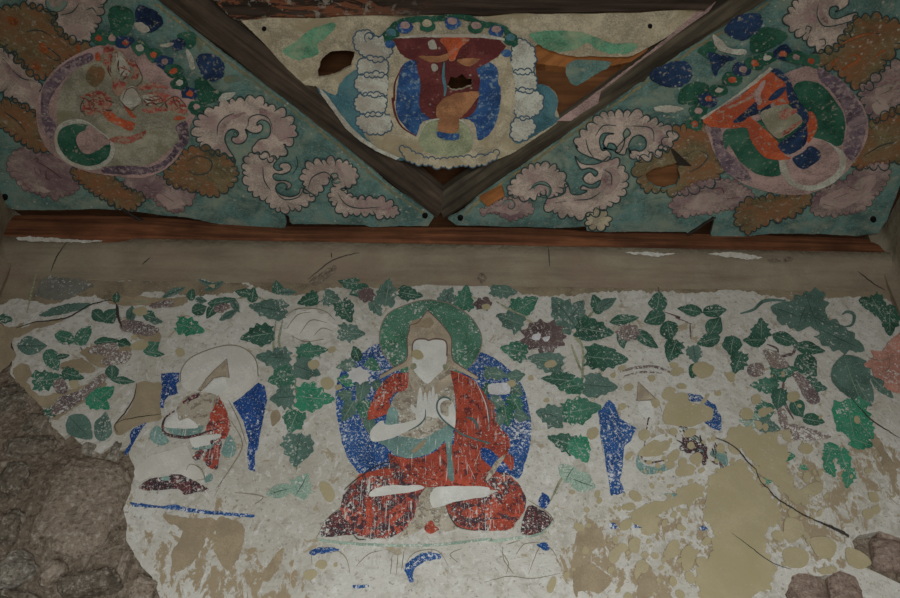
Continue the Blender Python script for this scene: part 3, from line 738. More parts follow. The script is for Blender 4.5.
cloud('pink cloud below the left rim of the right medallion', 'b3 55,215 130,170 200,150 270,160 345,200 330,240 280,250 200,265 100,278 55,270', 'pinkd', 'rline', wd=.6, s=6, blush=['b3 80,240 180,200 240,220 150,260'], marks=[S_('b3 110,210 160,190'), S_('b3 190,185 230,180 240,205'), S_('b3 250,220 300,215')], curls=[])
cloud('ochre cloud under the bottom of the right medallion', 'b3 285,270 330,230 420,215 500,210 565,200 540,250 460,290 400,300 330,345 300,320', 'ochre', s=7)
cloud('ochre cloud around the hole left of the right medallion', 'a3 45,490 110,470 180,470 200,540 b3 225,110 200,150 120,190 60,200 -10,180 b2 770,190 730,110 750,80 860,30 a3 -10,560 25,540', 'ochre', s=8, lay=2, holes=(hR,), marks=[S_('b3 110,120 150,100 180,60 150,40'), S_('b3 90,60 130,40')])
def blobs(root, name, mat, surf, lay, specs, r=.5, sm=True):
    for s in specs: o = Bag(surf, lay).poly(s, sm, r).obj(name, mat, root)
    return o
# the hole of the right panel cuts the ochre cloud: the lost canvas shows the board
# --- flowers of the panels
def bloom(label, pts, mat, surf=CEIL, parts=(), leaves=(), group=None, stamen=None):
    o = thing('painted_flower', label, 'flower painting', surf(*ctr(S_(pts)), 0), group)
    for l in leaves: Bag(surf, 2).poly(l, True, .9).obj('leaf', 'gdark', o)
    Bag(surf, 4).poly(pts, True, 1.2).obj('petals', mat, o)
    for nm, mt, p in parts: Bag(surf, 5).poly(p, True, .8).obj(nm, mt, o)
    return o
bloom('dark blue flower near the beam at the top of the left panel', 'a0 500,60 520,20 560,30 600,55 610,90 580,115 545,120 520,100', 'navy', parts=[('pale_petal', 'white', 'a0 500,85 530,85 560,110 540,122 515,112')], leaves=['a0 410,90 405,40 440,20 490,40 500,90 470,130 430,125'])
bloom('dark blue flower between the left garland and the diagonal beam', 'a0 735,215 770,200 820,215 840,250 830,290 790,305 755,285 740,250', 'navy', parts=[('pale_petal', 'ochedge', 'a0 838,290 880,285 897,300 850,310'), ('pale_petal', 'white', 'a0 830,350 880,345 860,370 820,380')], leaves=['a0 725,310 760,290 800,330 830,350 800,385 745,380'])
bloom('small blue flower with pale petals above the left garland', 'a0 640,150 680,145 695,170 670,190 645,180', 'navy', parts=[('pale_petal', 'white', 'a0 600,165 645,158 640,172 605,176'), ('pale_petal', 'ochedge', 'a0 735,140 755,150 750,190 738,180'), ('pale_petal', 'white', 'a0 695,185 715,200 730,250 715,260 700,220')], leaves=['a0 660,130 720,120 740,150 710,185 680,160'])
bloom('dark blue flower touching the right diagonal beam', 'a3 240,115 270,70 330,50 375,50 380,95 350,130 320,150 270,140', 'navy', leaves=['a3 340,130 370,105 430,105 480,130 450,165 380,195 345,195'])
bloom('round dark blue flower at the left of the right panel', 'a3 -40,275 0,250 60,230 105,235 122,280 90,320 40,325 -20,310', 'navy', leaves=['a3 75,340 130,305 180,320 170,370 120,390 70,385'], parts=[('pale_petal', 'white', 'a3 -20,400 40,395 90,405 40,420 -10,415')])
bloom('dark blue arrow shaped flower above the right garland', 'a3 180,195 230,205 285,215 250,235 225,255 205,285 190,240', 'navy', leaves=['a3 140,190 180,155 215,170 190,220 160,210'], parts=[('pale_petal', 'white', 'a3 200,130 230,150 260,180 320,185 310,205 240,195 205,170')])
# --- medallions
def disc(pts): return catmull(S_(pts), True, 6)
ml = thing('painted_medallion', 'round medallion on the left ceiling panel with a worn red and white figure', 'medallion', CEIL(113, 112, 0))
fill(ml, 'outer_rim', 'p 97,46 75,55 54,70 41,90 36,110 39,132 48,150 66,163 85,171 107,175 139,178 162,171 178,157 187,140 191,124 197,106 180,80 160,62 140,50 118,42', 'rim', 6, True, .4, CEIL)
blobs(ml, 'rim_band', 'mauve', CEIL, 7, ('h3 300,115 200,150 120,220 60,300 55,400 65,480 100,540 130,480 95,420 100,350 150,270 230,190 310,150', 'b0 390,100 470,95 560,100 620,70 660,20 690,0 640,80 560,125 440,128 385,120', 'a0 690,450 655,480 650,560 700,540 705,480'), .7)
fill(ml, 'field', 'h3 330,150 250,185 180,250 138,340 135,450 160,530 a0 220,500 230,540 b0 215,20 260,80 350,100 450,95 560,90 640,30 a0 670,520 655,470 700,440 h3 770,400 560,230 420,90', 'field', 8, True, .4, CEIL)
fill(ml, 'halo_patch', 'h3 280,250 290,200 330,170 370,200 365,250 320,285', 'ochre', 9, True, .6, CEIL)
fill(ml, 'green_disc_rim', 'h6 270,190 290,130 340,100 420,100 b0 0,0 h6 520,170 570,220 560,290 500,340 420,345 330,310 285,260' .replace('b0 0,0 ', ''), 'white', 9, True, .3, CEIL)
fill(ml, 'green_disc', 'h6 285,190 310,140 370,120 440,125 h6 470,150 530,190 552,240 530,295 470,325 410,325 340,295 300,245', 'gdark', 10, True, .5, CEIL)
fill(ml, 'lotus_face', 'h6 378,195 395,165 425,150 440,128 480,150 535,190 550,215 520,225 500,245 450,268 400,250', 'rim', 11, True, .8, CEIL)
blobs(ml, 'red_garment', 'crim', CEIL, 10, ('h3 365,110 385,80 420,90 410,140 400,200 420,250 470,260 475,300 440,330 415,300 410,240 375,180', 'h3 420,130 500,150 545,190 530,250 500,245 520,200 470,160', 'h3 530,285 580,265 640,265 690,290 640,290 570,300', 'h3 270,330 330,300 390,320 400,350 330,330', 'h3 260,380 300,350 370,330 410,370 380,400 320,425 280,415', 'h3 560,320 640,310 700,330 690,370 620,350', 'h3 560,400 640,380 690,400 600,415', 'h3 720,330 775,370 780,410 720,410 690,380', 'h3 395,545 440,525 500,530 575,500 560,535 490,565 420,560'), .9)
blobs(ml, 'orange_skirt', 'orange', CEIL, 11, ('h3 365,415 395,400 450,440 520,465 500,502 440,475 390,450', 'h3 470,380 490,390 530,435 500,430', 'h3 715,435 750,428 775,440 725,452', 'h3 325,118 345,112 350,150 328,150'), .5)
blobs(ml, 'pale_arms', 'white', CEIL, 11, ('h3 450,330 500,280 540,310 550,360 500,390 460,360', 'h3 430,120 470,150 500,200 480,230 440,200', 'h3 560,330 600,320 640,350 600,375'), .8)
b = Bag(CEIL, 12)
for s in ('460,350 480,300 520,290 550,340', '270,340 320,370 300,400', '590,340 640,330 660,360 610,370', '700,360 730,350 750,380 720,400', '520,150 560,240 530,280', '280,430 250,390 270,340', '640,390 720,330 780,380', '440,340 500,400 540,370'): b.line('h3 ' + s, .9)
b.obj('brush_line', 'rline', ml)
rs = random.Random(5)
for x0, y0, sx, sy, a0, cnt in ((430, 150, 55, 60, 60, 12), (330, 360, 70, 45, 20, 12), (640, 330, 90, 50, 15, 14), (720, 370, 50, 40, 60, 6), (480, 250, 40, 50, 80, 6)):
    for i in range(cnt):
        x, y = W_('h3', x0 + rs.uniform(-sx, sx), y0 + rs.uniform(-sy, sy)); a = math.radians(a0 + rs.uniform(-45, 45)); l_ = rs.uniform(2.5, 6); c_ = rs.uniform(-2, 2)
        Bag(CEIL, 12).line([(x - l_ * math.cos(a), y - l_ * math.sin(a)), (x - c_ * math.sin(a), y + c_ * math.cos(a)), (x + l_ * math.cos(a), y + l_ * math.sin(a))], rs.uniform(.9, 2.0)).obj('garment_fold', 'crim' if i % 3 else 'rline', ml)
def garland(root, pts, surf, w0, lay=9):
    pts = catmull(S_(pts), False, 8); L = dense(pts, 1.0, False); n = int(len(L) / w0)
    k = 0
    for i in range(n + 1):
        x, y = L[min(len(L) - 1, int(i * w0))]; x += random.uniform(-1.5, 1.5); y += random.uniform(-2, 2)
        a = [(x + w0 * .86 * math.cos(t * .785 + .2) * random.uniform(.8, 1.1), y + w0 * .7 * math.sin(t * .785 + .2) * random.uniform(.65, 1.15)) for t in range(8)]
        lf = Bag(surf, lay).poly(a, True, .6).obj('garland_leaf', ('gdark', 'navy')[i % 3 == 2], root)
        c = [(x + w0 * .33 * math.cos(t * 1.05), y + w0 * .27 * math.sin(t * 1.05)) for t in range(6)]
        Bag(surf, lay + 1).poly(c, True, 1.3).obj('blossom', ('orange', 'rim', 'orange', 'white')[i % 4], lf)
garland(ml, 'a0 370,140 450,152 530,180 600,225 665,295 710,360 745,415', CEIL, 11)
mr = thing('painted_medallion', 'round medallion on the right ceiling panel with an orange and blue robed figure', 'medallion', CEIL(790, 125, 0))
fill(mr, 'outer_rim', 'p 805,66 826,72 843,84 859,100 868,120 866,142 855,160 840,178 815,192 790,195 765,191 742,183 727,170 714,152 709,138 706,124 730,100', 'rim', 6, True, .4, CEIL)
blobs(mr, 'rim_band', 'mauve', CEIL, 7, ('a3 590,255 680,300 740,380 770,450 755,540 720,600 690,560 700,480 680,400 640,340 600,300', 'a3 190,480 225,480 245,560 b3 260,50 330,120 340,160 260,130 215,70', 'b3 690,0 760,-20 720,50 690,60'), .8)
fill(mr, 'green_halo', 'a3 510,310 590,310 650,370 690,440 685,530 650,545 560,520 500,580 b3 440,60 450,130 370,130 300,80 260,20 a3 245,560 240,490 330,470 480,380', 'gdark', 8, True, .4, CEIL)
fill(mr, 'disc_rim', 'b3 445,60 460,20 520,-10 a3 600,520 b3 690,50 690,110 650,160 570,190 500,175 455,130', 'white', 9, True, .4, CEIL)
fill(mr, 'lotus_disc', 'b3 465,70 480,30 540,0 610,0 665,50 665,110 620,150 560,170 500,150', 'rim', 10, True, .4, CEIL)
blobs(mr, 'orange_robe', 'orange', CEIL, 11, ('h4 65,345 130,300 230,250 330,160 400,110 475,165 470,220 420,260 340,300 300,330 345,370 390,410 440,460 470,520 505,540 400,545 340,500 300,440 280,390 200,390 100,380', 'h4 420,240 480,200 490,270 440,285', 'h4 590,310 620,320 635,380 610,440 585,460 580,380'), .6)
blobs(mr, 'blue_sash', 'navy', CEIL, 12, ('h4 410,95 450,100 500,160 540,250 590,310 580,370 530,320 490,250 475,165 430,130', 'h4 215,355 270,310 330,255 340,300 400,270 390,310 300,330 250,360', 'h4 390,250 430,200 480,185 440,240', 'h4 440,470 500,430 570,370 585,400 575,470 500,520 450,500', 'h4 510,540 560,510 600,480 650,510 640,550 580,590 540,585'), .6)
blobs(mr, 'pale_chest', 'field', CEIL, 12, ('h4 350,320 400,290 470,270 520,300 560,355 500,410 440,440 390,400',), .7)
blobs(mr, 'red_stripes', 'crim', CEIL, 13, ('h4 440,430 500,380 560,350 540,370 480,420', 'h4 440,310 520,290 530,310 460,350', 'h4 170,290 260,250 330,190 320,230 230,280'), .8)
blobs(mr, 'arm', 'rim', CEIL, 13, ('h4 320,230 340,180 370,150 375,170 350,220 360,260 340,275',), .6)
fill(mr, 'pale_edge', 'h4 50,340 150,280 260,200 400,85 415,95 330,165 230,235 130,300 70,345', 'white', 12, False, .5, CEIL)
garland(mr, 'a3 125,460 150,400 200,350 260,300 350,245 430,205 500,205 560,230', CEIL, 12)

# --- middle panel
UM = MIDC
hA = rag(T('a1 370,292 364,265 382,220 410,193 455,188 504,195 490,245 450,272 400,288'), .8, .4, 1.5)
hB = rag(T('a2 28,322 40,285 60,290 82,278 100,295 120,293 118,322 80,335 45,340'), .8, .5, 1.2)
mid = T('p 205,-18 236,16 265,44 300,85 316,86 322,94 332,108 340,119 349,129 358,136 374,146 392,157 408,161 426,165 444,168 460,166 480,165 496,160 515,152 530,142 545,132 558,122 559,116 557,110 558,101 556,94 549,88 540,86 537,87 536,80 535,62 533,48 538,44 548,49 560,54 577,57 590,56 612,57 628,57 640,52 662,40 690,22 715,2 735,-18')
mp = sheet('ceiling_panel', [rag(mid, .5, .3, 2.5), hA, hB], UM, .008, 'cream', None, UP)
tag(mp, 'cream painted middle panel between the diagonal beams, torn open at its right side', 'ceiling panel')
for s in ((165, 107, 'a1'), (785, 97, 'a2'), (163, 30, 'a3')): nail_or_hole(mp, s[2], s[0], s[1], 2.4, UM)
fill(mp, 'curled_edge', 'p 318,86 326,94 340,113 352,128 366,140 380,149 400,158 396,160 376,151 360,141 346,129 334,112 322,96', 'white', 8, False, .3, UM)
fill(mp, 'torn_paper', 'p 556,121 578,106 600,89 640,59 672,34 692,16 706,3 716,2 694,32 660,60 630,82 600,102 570,121', 'rim', 3, False, .6, UM)
# bare boards where the right side of the middle panel is lost
for i, (s, mt, lb) in enumerate((('p 525,30 560,52 620,54 650,44 640,66 590,74 530,70', 'batten', 'upper orange board bared at the torn right side of the middle panel'), ('p 525,62 590,70 650,58 610,92 565,118 540,122 528,100', 'board', 'lower brown board bared at the torn right side of the middle panel'))):
    tag(sheet('roof_board', [S_(s)], Surf(lambda x, y, o: on_mid(x, y, -.016)), .02, mt, None, UP), lb, 'board')
fill(bpy.data.objects['roof_board.001'], 'paint_remnant', 'a2 470,260 500,225 580,225 640,235 580,280 500,320', 'turq', 1, True, 1.0, Surf(lambda x, y, o: on_mid(x, y, -.016 + o)))
def sky(name, label, pts, mat, r=.8):
    tag(Bag(UM, 1).poly(pts, True, r).obj(name, mat), label, 'paint patch')
sky('painted_sky', 'teal painted ground left of the white aura, ending at a ragged edge', 'a1 362,330 430,355 450,310 510,260 530,300 530,480 600,560 700,598 640,590 540,520 450,440', 'teal')
sky('painted_sky', 'teal painted ground right of the white aura, at the torn corner', 'a2 360,325 400,322 440,370 430,430 450,445 400,480 330,520 280,535 300,450 350,440', 'teal')
sky('painted_hill', 'mint green painted hill left of the hole in the middle panel', 'a1 235,190 290,150 340,110 400,88 432,90 420,120 370,160 365,200 310,222 260,215', 'mint', 1.2)
sky('painted_hill', 'mint green painted hill above the bare boards on the right', 'a2 335,130 400,115 480,115 560,130 640,160 740,165 700,200 600,195 560,160 500,185 430,195 380,170', 'mint', 1.5)
# scalloped cloud banks either side of the aura
cl = thing('painted_cloud_bank', 'column of white scalloped clouds left of the enthroned figure', 'cloud painting', UM(372, 90, 0))
for i, (s, lb) in enumerate((('a1 500,150 520,120 560,118 585,150 610,130 640,170 630,210 590,228 550,215 520,190', 0), ('a1 515,240 545,215 620,225 620,275 580,285 530,275', 0), ('a1 505,310 530,280 620,280 620,350 560,355 515,335', 0), ('a1 505,380 530,355 610,355 610,420 550,430 515,410', 0), ('a1 510,450 540,428 620,430 640,480 590,498 540,490', 0))):
    s2, _ = scallop(S_(s), 5.5, .35)
    cb = Bag(UM, 2).poly(s2, False).obj('cloud_lobe', 'white', cl); Bag(UM, 3).line(s2, 1.3, False, True).obj('outline', 'cloud_ink', cb)
Bag(UM, 4).line(spiral(*W_('a1', 560, 138), 6, 120, 1.2), 1.6, False).obj('curl', 'cloud_ink', cl)
cr = thing('painted_cloud_bank', 'column of white scalloped clouds right of the enthroned figure', 'cloud painting', UM(525, 100, 0))
for s in ('a2 275,170 310,150 350,190 350,240 340,270 275,265', 'a2 275,270 345,270 360,330 330,340 290,335', 'a2 280,350 330,335 380,360 375,410 330,440 285,430', 'a2 275,455 330,440 355,480 320,515 275,525'):
    s2, _ = scallop(S_(s), 5.5, .35)
    cb = Bag(UM, 2).poly(s2, False).obj('cloud_lobe', 'white', cr); Bag(UM, 3).line(s2, 1.3, False, True).obj('outline', 'cloud_ink', cb)
ef = thing('painted_enthroned_figure', 'maroon enthroned figure with blue mandorla on the middle ceiling panel', 'painted figure', UM(448, 85, 0))
fill(ef, 'aura', 'p 392,60 388,85 389,110 397,133 412,150 432,161 455,163 480,156 500,140 512,118 515,90 510,60 500,36 452,34 403,38', 'cream', 4, True, .4, UM, holes=(hB,))
fill(ef, 'blue_mandorla', 'h1 230,310 190,400 180,500 h2 275,100 285,180 330,240 380,275 430,200 650,200 690,300 760,250 795,150 800,40 h1 690,420 665,320 450,250', 'blue', 5, True, .5, UM, holes=(hB,))
stroke(ef, 'mandorla_edge', 'h1 215,330 175,410 170,500 h2 262,90 275,170 310,235 380,280', 2.4, 'maroon', 6, UM)
fill(ef, 'throne_back', 'h1 165,195 300,185 450,190 600,185 700,200 730,230 690,280 640,310 580,345 500,310 300,310 230,290 195,260', 'maroon', 7, False, .6, UM)
fill(ef, 'body', 'h1 300,290 560,290 580,345 598,400 592,450 590,520 h2 690,90 670,160 600,195 480,200 420,170 395,120 400,40 h1 300,400', 'maroon', 7, True, .6, UM, holes=(hB,))
blobs(ef, 'orange_collar', 'orange', UM, 8, ('h1 400,195 460,178 545,195 500,240 470,300 445,300 430,240',), .7)
blobs(ef, 'bare_canvas', 'tanfig', UM, 9, ('h1 290,280 380,280 440,265 430,300 350,310', 'h1 480,300 560,290 600,295 540,330', 'h1 440,480 505,465 585,455 590,480 530,560 480,598 h2 490,190 480,140 520,90', 'h2 560,72 680,60 690,85 640,110 600,180 580,260 490,250 500,180 540,120'), .7)
stroke(ef, 'blue_ribbon', 'h1 420,310 415,380 425,440 420,480', 3.2, 'teal', 9, UM)
fill(ef, 'cushion', 'h2 395,280 420,220 480,195 600,200 650,250 665,310 640,360 560,380 450,365 400,330', 'sage', 6, True, .5, UM)
stroke(ef, 'cushion_edge', 'h2 395,280 430,215 490,195 600,200 655,260 665,320', 1.6, 'white', 7, UM)
blobs(ef, 'blue_hem', 'blue', UM, 10, ('h2 485,255 540,268 590,268 590,295 540,300 490,285',), .6)
fill(ef, 'canopy_edge', 'h1 165,190 280,172 450,170 620,170 720,190 720,202 600,188 450,186 280,186', 'white', 8, False, .4, UM)
fill(ef, 'loose_paint', 'h1 340,210 370,200 385,240 350,245', 'white', 8, True, .6, UM); fill(ef, 'loose_paint', 'h1 355,320 380,320 390,345 365,355', 'white', 8, True, .5, UM)
g = thing('painted_garland', 'arched green and blue flower garland above the enthroned figure', 'garland', UM(452, 22, 0))
stroke(g, 'vine', 'h1 135,210 140,160 200,110 290,95 380,95 460,80 540,90 620,120 700,130 750,180 775,230', 6.0, 'gdark', 5, UM, taper=False, r=1.0)
for i, (x, y) in enumerate(((155, 165), (225, 130), (335, 120), (460, 110), (580, 130), (680, 150), (750, 190), (730, 260), (150, 215))):
    c = W_('h1', x, y); rr = 8 if i < 7 else 5
    lf = Bag(UM, 6).poly([(c[0] + rr * math.cos(t * .785) * random.uniform(.85, 1.15), c[1] + rr * .8 * math.sin(t * .785) + 1.2) for t in range(8)], True, .5).obj('garland_leaf', ('blue', 'gdark')[i in (0, 2, 4, 6)], g)
    if i < 7: Bag(UM, 7).poly([(c[0] + 5.0 * math.cos(t * 1.05), c[1] - 1 + 3.8 * math.sin(t * 1.05)) for t in range(6)], True, .6).obj('blossom', ('teal', 'rim', 'cream', 'rim', 'rim', 'rim', 'teal')[i], lf)
sc_, _ = scallop(S_('h2 300,330 400,380 450,395 520,395 600,385 700,385 800,350 760,398 700,420 600,425 520,432 430,420 340,400'), 6, .3)
lo = Bag(UM, 5).poly(sc_, False).obj('painted_cloud', 'cream'); tag(lo, 'pale scalloped cloud strip under the enthroned figure beside the beam joint', 'cloud painting'); Bag(UM, 6).line(sc_, 1.1, False, True).obj('outline', 'cloud_ink', lo)

# ------------------------------------------------------------------ the mural
PR = A(150, 146, 135)
M.update(
 red=paint('vermilion', A(128, 56, 40), A(112, 46, 34), .4, .36, dark=A(74, 36, 34), darkamt=.35, scratch=.5, seed=1),
 redm=paint('mottled_red', A(128, 56, 40), A(92, 44, 40), .5, .385, dark=A(54, 38, 40), darkamt=.95, scratch=.55, seed=2),
 dred=paint('dark_worn_red', A(80, 40, 38), A(54, 40, 42), .6, .41, dark=A(46, 36, 38), darkamt=.9, seed=3),
 blue_w=paint('lapis_blue', A(24, 52, 90), A(34, 64, 102), .5, .415, seed=4, under=A(150, 150, 148)),
 blue_d=paint('deep_lapis', A(23, 50, 92), None, .5, .40, seed=5, under=A(150, 150, 150)),
 green=paint('malachite', A(40, 76, 58), A(54, 88, 72), .4, .375, seed=6),
 halog=paint('halo_green', A(50, 84, 64), A(64, 94, 78), .5, .39, seed=7),
 gteal=paint('faded_teal', A(58, 78, 68), A(72, 90, 80), .5, .36, seed=8),
 gbright=paint('bright_green', A(34, 92, 66), A(50, 98, 76), .5, .385, seed=9),
 gdk=paint('bottle_green', A(36, 64, 50), A(48, 74, 62), .5, .37, seed=10),
 gpale=paint('pale_green_wash', A(112, 126, 110), A(96, 116, 100), .5, .42, seed=11),
 stem=paint('olive_stem', A(104, 104, 82), None, .5, .37, seed=12),
 purple=paint('brown_purple', A(66, 54, 52), A(82, 68, 64), .5, .37, seed=13),
 smudge=paint('purple_smudge', A(80, 68, 66), A(100, 86, 76), .5, .425, seed=14),
 skin=paint('lead_white', A(154, 152, 143), A(148, 145, 134), .4, .28, con=.5, seed=15, under=A(126, 118, 98)),
 white_w=paint('petal_white', A(158, 154, 150), A(146, 142, 134), .5, .28, seed=16, under=A(130, 122, 104)),
 halo_w=paint('pale_halo_white', A(150, 146, 135), A(142, 137, 125), .5, .30, con=.45, seed=17, under=A(118, 110, 92)),
 hat=paint('faded_hat_buff', A(128, 116, 98), A(118, 106, 88), .5, .30, seed=18),
 chest=paint('bare_chest_buff', A(120, 112, 96), A(134, 126, 110), .5, .38, seed=19, dark=A(98, 88, 74), darkamt=.5),
 tealp=paint('verdigris', A(86, 108, 100), A(78, 100, 92), .5, .36, seed=20, scratch=.5),
 coral=paint('faded_coral', A(140, 98, 84), A(128, 88, 74), .5, .38, seed=21),
 vein=plain('leaf_vein', A(96, 112, 96)), vdark=plain('dark_vein', A(46, 62, 54)),
 tan=paint('smooth_clay_fill', TAN, A(122, 112, 84), .5, .32, seed=22, under=A(140, 134, 112), con=.25),
 bare=paint('bare_clay', BARE, A(106, 94, 75), .5, .3, con=.6, seed=23, under=A(128, 120, 102)),
 tdark=plain('slate_stroke', A(62, 78, 74)), rink=plain('brown_stroke', A(84, 68, 60)),
)
def BL(root, name, mat, lay, specs, r=.6, sm=True): return blobs(root, name, mat, WALL, lay, specs, r, sm)
def figure(label, win, x, y):
    return thing('painted_seated_figure', label, 'painted figure', WALL(*W_(win, x, y), 0))
# --- central figure
c = figure('large central seated figure in red robes with a green halo', 'g2', 600, 400)
fill(c, 'mandorla', 'p 336,408 337,384 345,365 364,352 376,344 400,346 455,352 480,352 500,362 514,374 523,387 528,404 531,422 530,445 525,464 518,479 505,474 440,470 400,468 378,470 364,476 353,466 345,452 340,432', 'blue_w', 2, True, .7, label='blue mandorla')
fill(c, 'halo', 'g1 500,48 440,55 385,72 300,110 258,170 247,240 258,300 290,350 320,388 420,430 600,430 690,388 718,358 745,310 757,250 740,190 690,125 600,70', 'halog', 4, True, .3, label='green halo')
Bag(WALL, 5).line('g1 500,48 440,55 385,72 300,110 258,170 247,240 258,300 290,350 320,388', 1.0, taper=False).line('g1 500,48 600,70 690,125 740,190 757,250 745,310 718,358 690,388', 1.0, taper=False).obj('halo_line', 'greyline', c)
fill(c, 'hat', 'g1 485,100 515,130 548,160 592,215 606,250 606,310 615,350 650,378 742,435 728,446 660,410 598,380 584,400 560,420 420,400 400,378 330,402 245,447 250,425 320,385 370,358 386,325 385,240 394,205 400,175 440,160', 'hat', 6, False, .4, label='buff pointed hat with long lappets')
hp = bpy.data.objects['hat']
BL(c, 'hat_wear', 'bare', 7, ('g1 400,160 430,145 460,150 490,135 515,160 495,190 450,185 400,190',), .9)
Bag(WALL, 8).line('g1 410,330 412,270 430,247 470,243 492,251 520,243 565,248 582,270 582,330', 1.4, taper=False).line('g1 485,100 548,160 592,215 606,250 606,310 615,350 650,378 742,435', 0.9, taper=False).line('g1 485,100 440,160 400,175 394,205 385,240 386,325 370,358 320,385 250,425', 0.9, taper=False).obj('hat_line', 'rink', c)
fill(c, 'face', 'g1 415,275 430,251 470,248 492,254 520,248 565,252 579,275 582,330 576,375 558,405 530,428 485,467 440,428 415,395 411,340', 'skin', 7, True, .2, label='blank white face')
fill(c, 'clay_spot', 'g1 412,305 440,298 465,318 462,340 435,346 412,330', 'tan', 8)
BL(c, 'earring', 'stem', 8, ('g1 405,370 425,365 432,385 415,398 402,388', 'g1 562,375 580,368 590,385 572,398'), .4)
fill(c, 'chest', 'g2 493,20 560,80 600,55 640,40 700,10 722,130 725,280 690,300 640,330 560,350 460,335 400,300 395,200 430,120 480,85', 'chest', 5, True, .5)
BL(c, 'collar_band', 'hat', 6, ('g2 495,45 530,80 580,100 640,60 700,20 705,60 640,110 580,130 520,105',), .5)
fill(c, 'neck', 'g1 395,360 480,340 600,360 612,420 560,480 480,520 420,470 395,430', 'chest', 5, True, .3)
red = fill(c, 'robe', 'g2 492,12 490,82 462,108 432,108 392,150 402,180 380,222 340,237 288,250 290,210 305,165 330,108 360,60 420,18', 'red', 8, False, .7, label='red robe over the shoulder')
fill(c, 'robe', 'g3 150,0 210,18 280,60 330,130 372,175 378,260 402,290 445,335 450,380 440,412 465,430 468,480 440,515 500,598 160,598 150,480 168,400 172,310 176,262 182,180 170,100', 'red', 8, False, .7, label='red robe down the right side')
fill(c, 'robe_blue_lining', 'g3 305,390 350,398 405,448 445,490 440,515 390,512 330,462 308,440', 'blue_d', 9, True, .6)
fill(c, 'pale_strip', 'g3 328,545 372,462 420,422 425,432 400,470 352,535', 'chest', 10, True, .5)
Bag(WALL, 10).line('g3 230,235 262,245 285,275 288,300', 2.6).line('g3 330,60 335,140 345,250 330,300', 1.0).line('g3 350,120 362,200 375,280', 1.0).line('g3 370,150 345,240', .9).obj('fold_line', 'tdark', c)
Bag(WALL, 10).line('g3 280,60 330,180 345,300', .8).line('g3 355,130 360,240', .8).line('g3 300,400 270,480', .8).line('g3 240,470 275,545', .9).obj('pale_fold', 'skin', c)
fill(c, 'skirt', 'g2 395,415 425,430 520,440 610,415 650,380 680,360 720,380 800,470 897,520 920,590 700,582 560,585 420,598 330,590 g4 300,20 390,-20 395,-60', 'red', 7, True, .7, label='red lap of the robe')
fill(c, 'left_leg', 'g4 420,-40 300,12 215,66 165,128 150,190 170,240 200,270 235,325 300,342 400,338 475,295 518,235 545,130 570,92 540,70', 'redm', 9, False, .9, label='worn mottled red leg')
c_ll = bpy.data.objects.get('left_leg'); c_ll.name = 'leg'
o2 = fill(c, 'leg', 'g5 128,178 200,150 345,128 392,105 350,80 300,40 340,0 440,18 500,76 530,140 526,190 490,245 440,292 380,302 262,300 190,282 150,232', 'redm', 9, False, .9)
fill(c, 'robe_end', 'g4 48,322 60,280 108,222 160,202 195,250 235,300 222,320 150,326 80,332', 'dred', 8, True, .9); fill(c, 'robe_end', 'g5 503,300 520,222 545,178 592,190 650,230 656,260 620,300 560,323 510,320', 'dred', 8, True, .9)
BL(c, 'red_patch', 'red', 10, ('g5 220,200 290,180 310,215 260,240 220,225', 'g5 330,180 400,150 500,140 520,200 480,230 400,220 340,240', 'g5 330,260 400,240 470,270 440,295 370,298', 'g4 280,150 310,150 310,280 285,260', 'g4 410,190 470,160 480,200 430,250 400,240', 'g4 160,200 200,240 180,250', 'g4 250,20 330,0 420,0 380,30 300,30 240,50'), 1.4)
BL(c, 'clasp', 'red', 9, ('g4 568,287 603,250 625,280 645,297 600,317',), .6)
fill(c, 'drape', 'g4 545,110 600,85 660,130 690,180 700,240 740,285 680,305 640,290 600,245 560,290 440,345 510,240', 'chest', 6, True, .6)
fill(c, 'foot', 'g4 298,132 320,95 400,76 480,78 540,74 568,90 500,110 420,120', 'skin', 11, True, .4, label='white foot'); fill(c, 'foot', 'g5 48,140 60,105 90,84 200,80 330,84 348,104 330,132 250,145 180,157 100,182 62,186', 'skin', 11, True, .4, label='white foot')
fill(c, 'belt', 'g2 340,362 400,345 450,330 560,342 640,300 668,290 676,335 652,372 600,412 520,437 440,430 402,402 370,375', 'tealp', 8, True, .5, label='grey-green sash belt')
fill(c, 'pale_strip', 'g2 505,405 540,370 575,345 570,370 525,410', 'bare', 9)
fill(c, 'sash', 'g2 664,290 712,288 706,400 718,545 690,535 680,400', 'tealp', 9, True, .4, label='grey-green hanging ribbon')
fill(c, 'cuff', 'g2 378,272 383,215 400,185 432,196 442,265 420,275', 'tealp', 9, True, .5)
fill(c, 'cuff', 'g2 690,180 722,178 722,270 700,240', 'tealp', 7, True, .5)
fill(c, 'arm', 'g2 312,357 300,310 325,275 360,252 380,272 430,270 500,255 545,235 572,205 575,240 545,275 495,300 400,342', 'skin', 10, True, .3, label='white forearm')
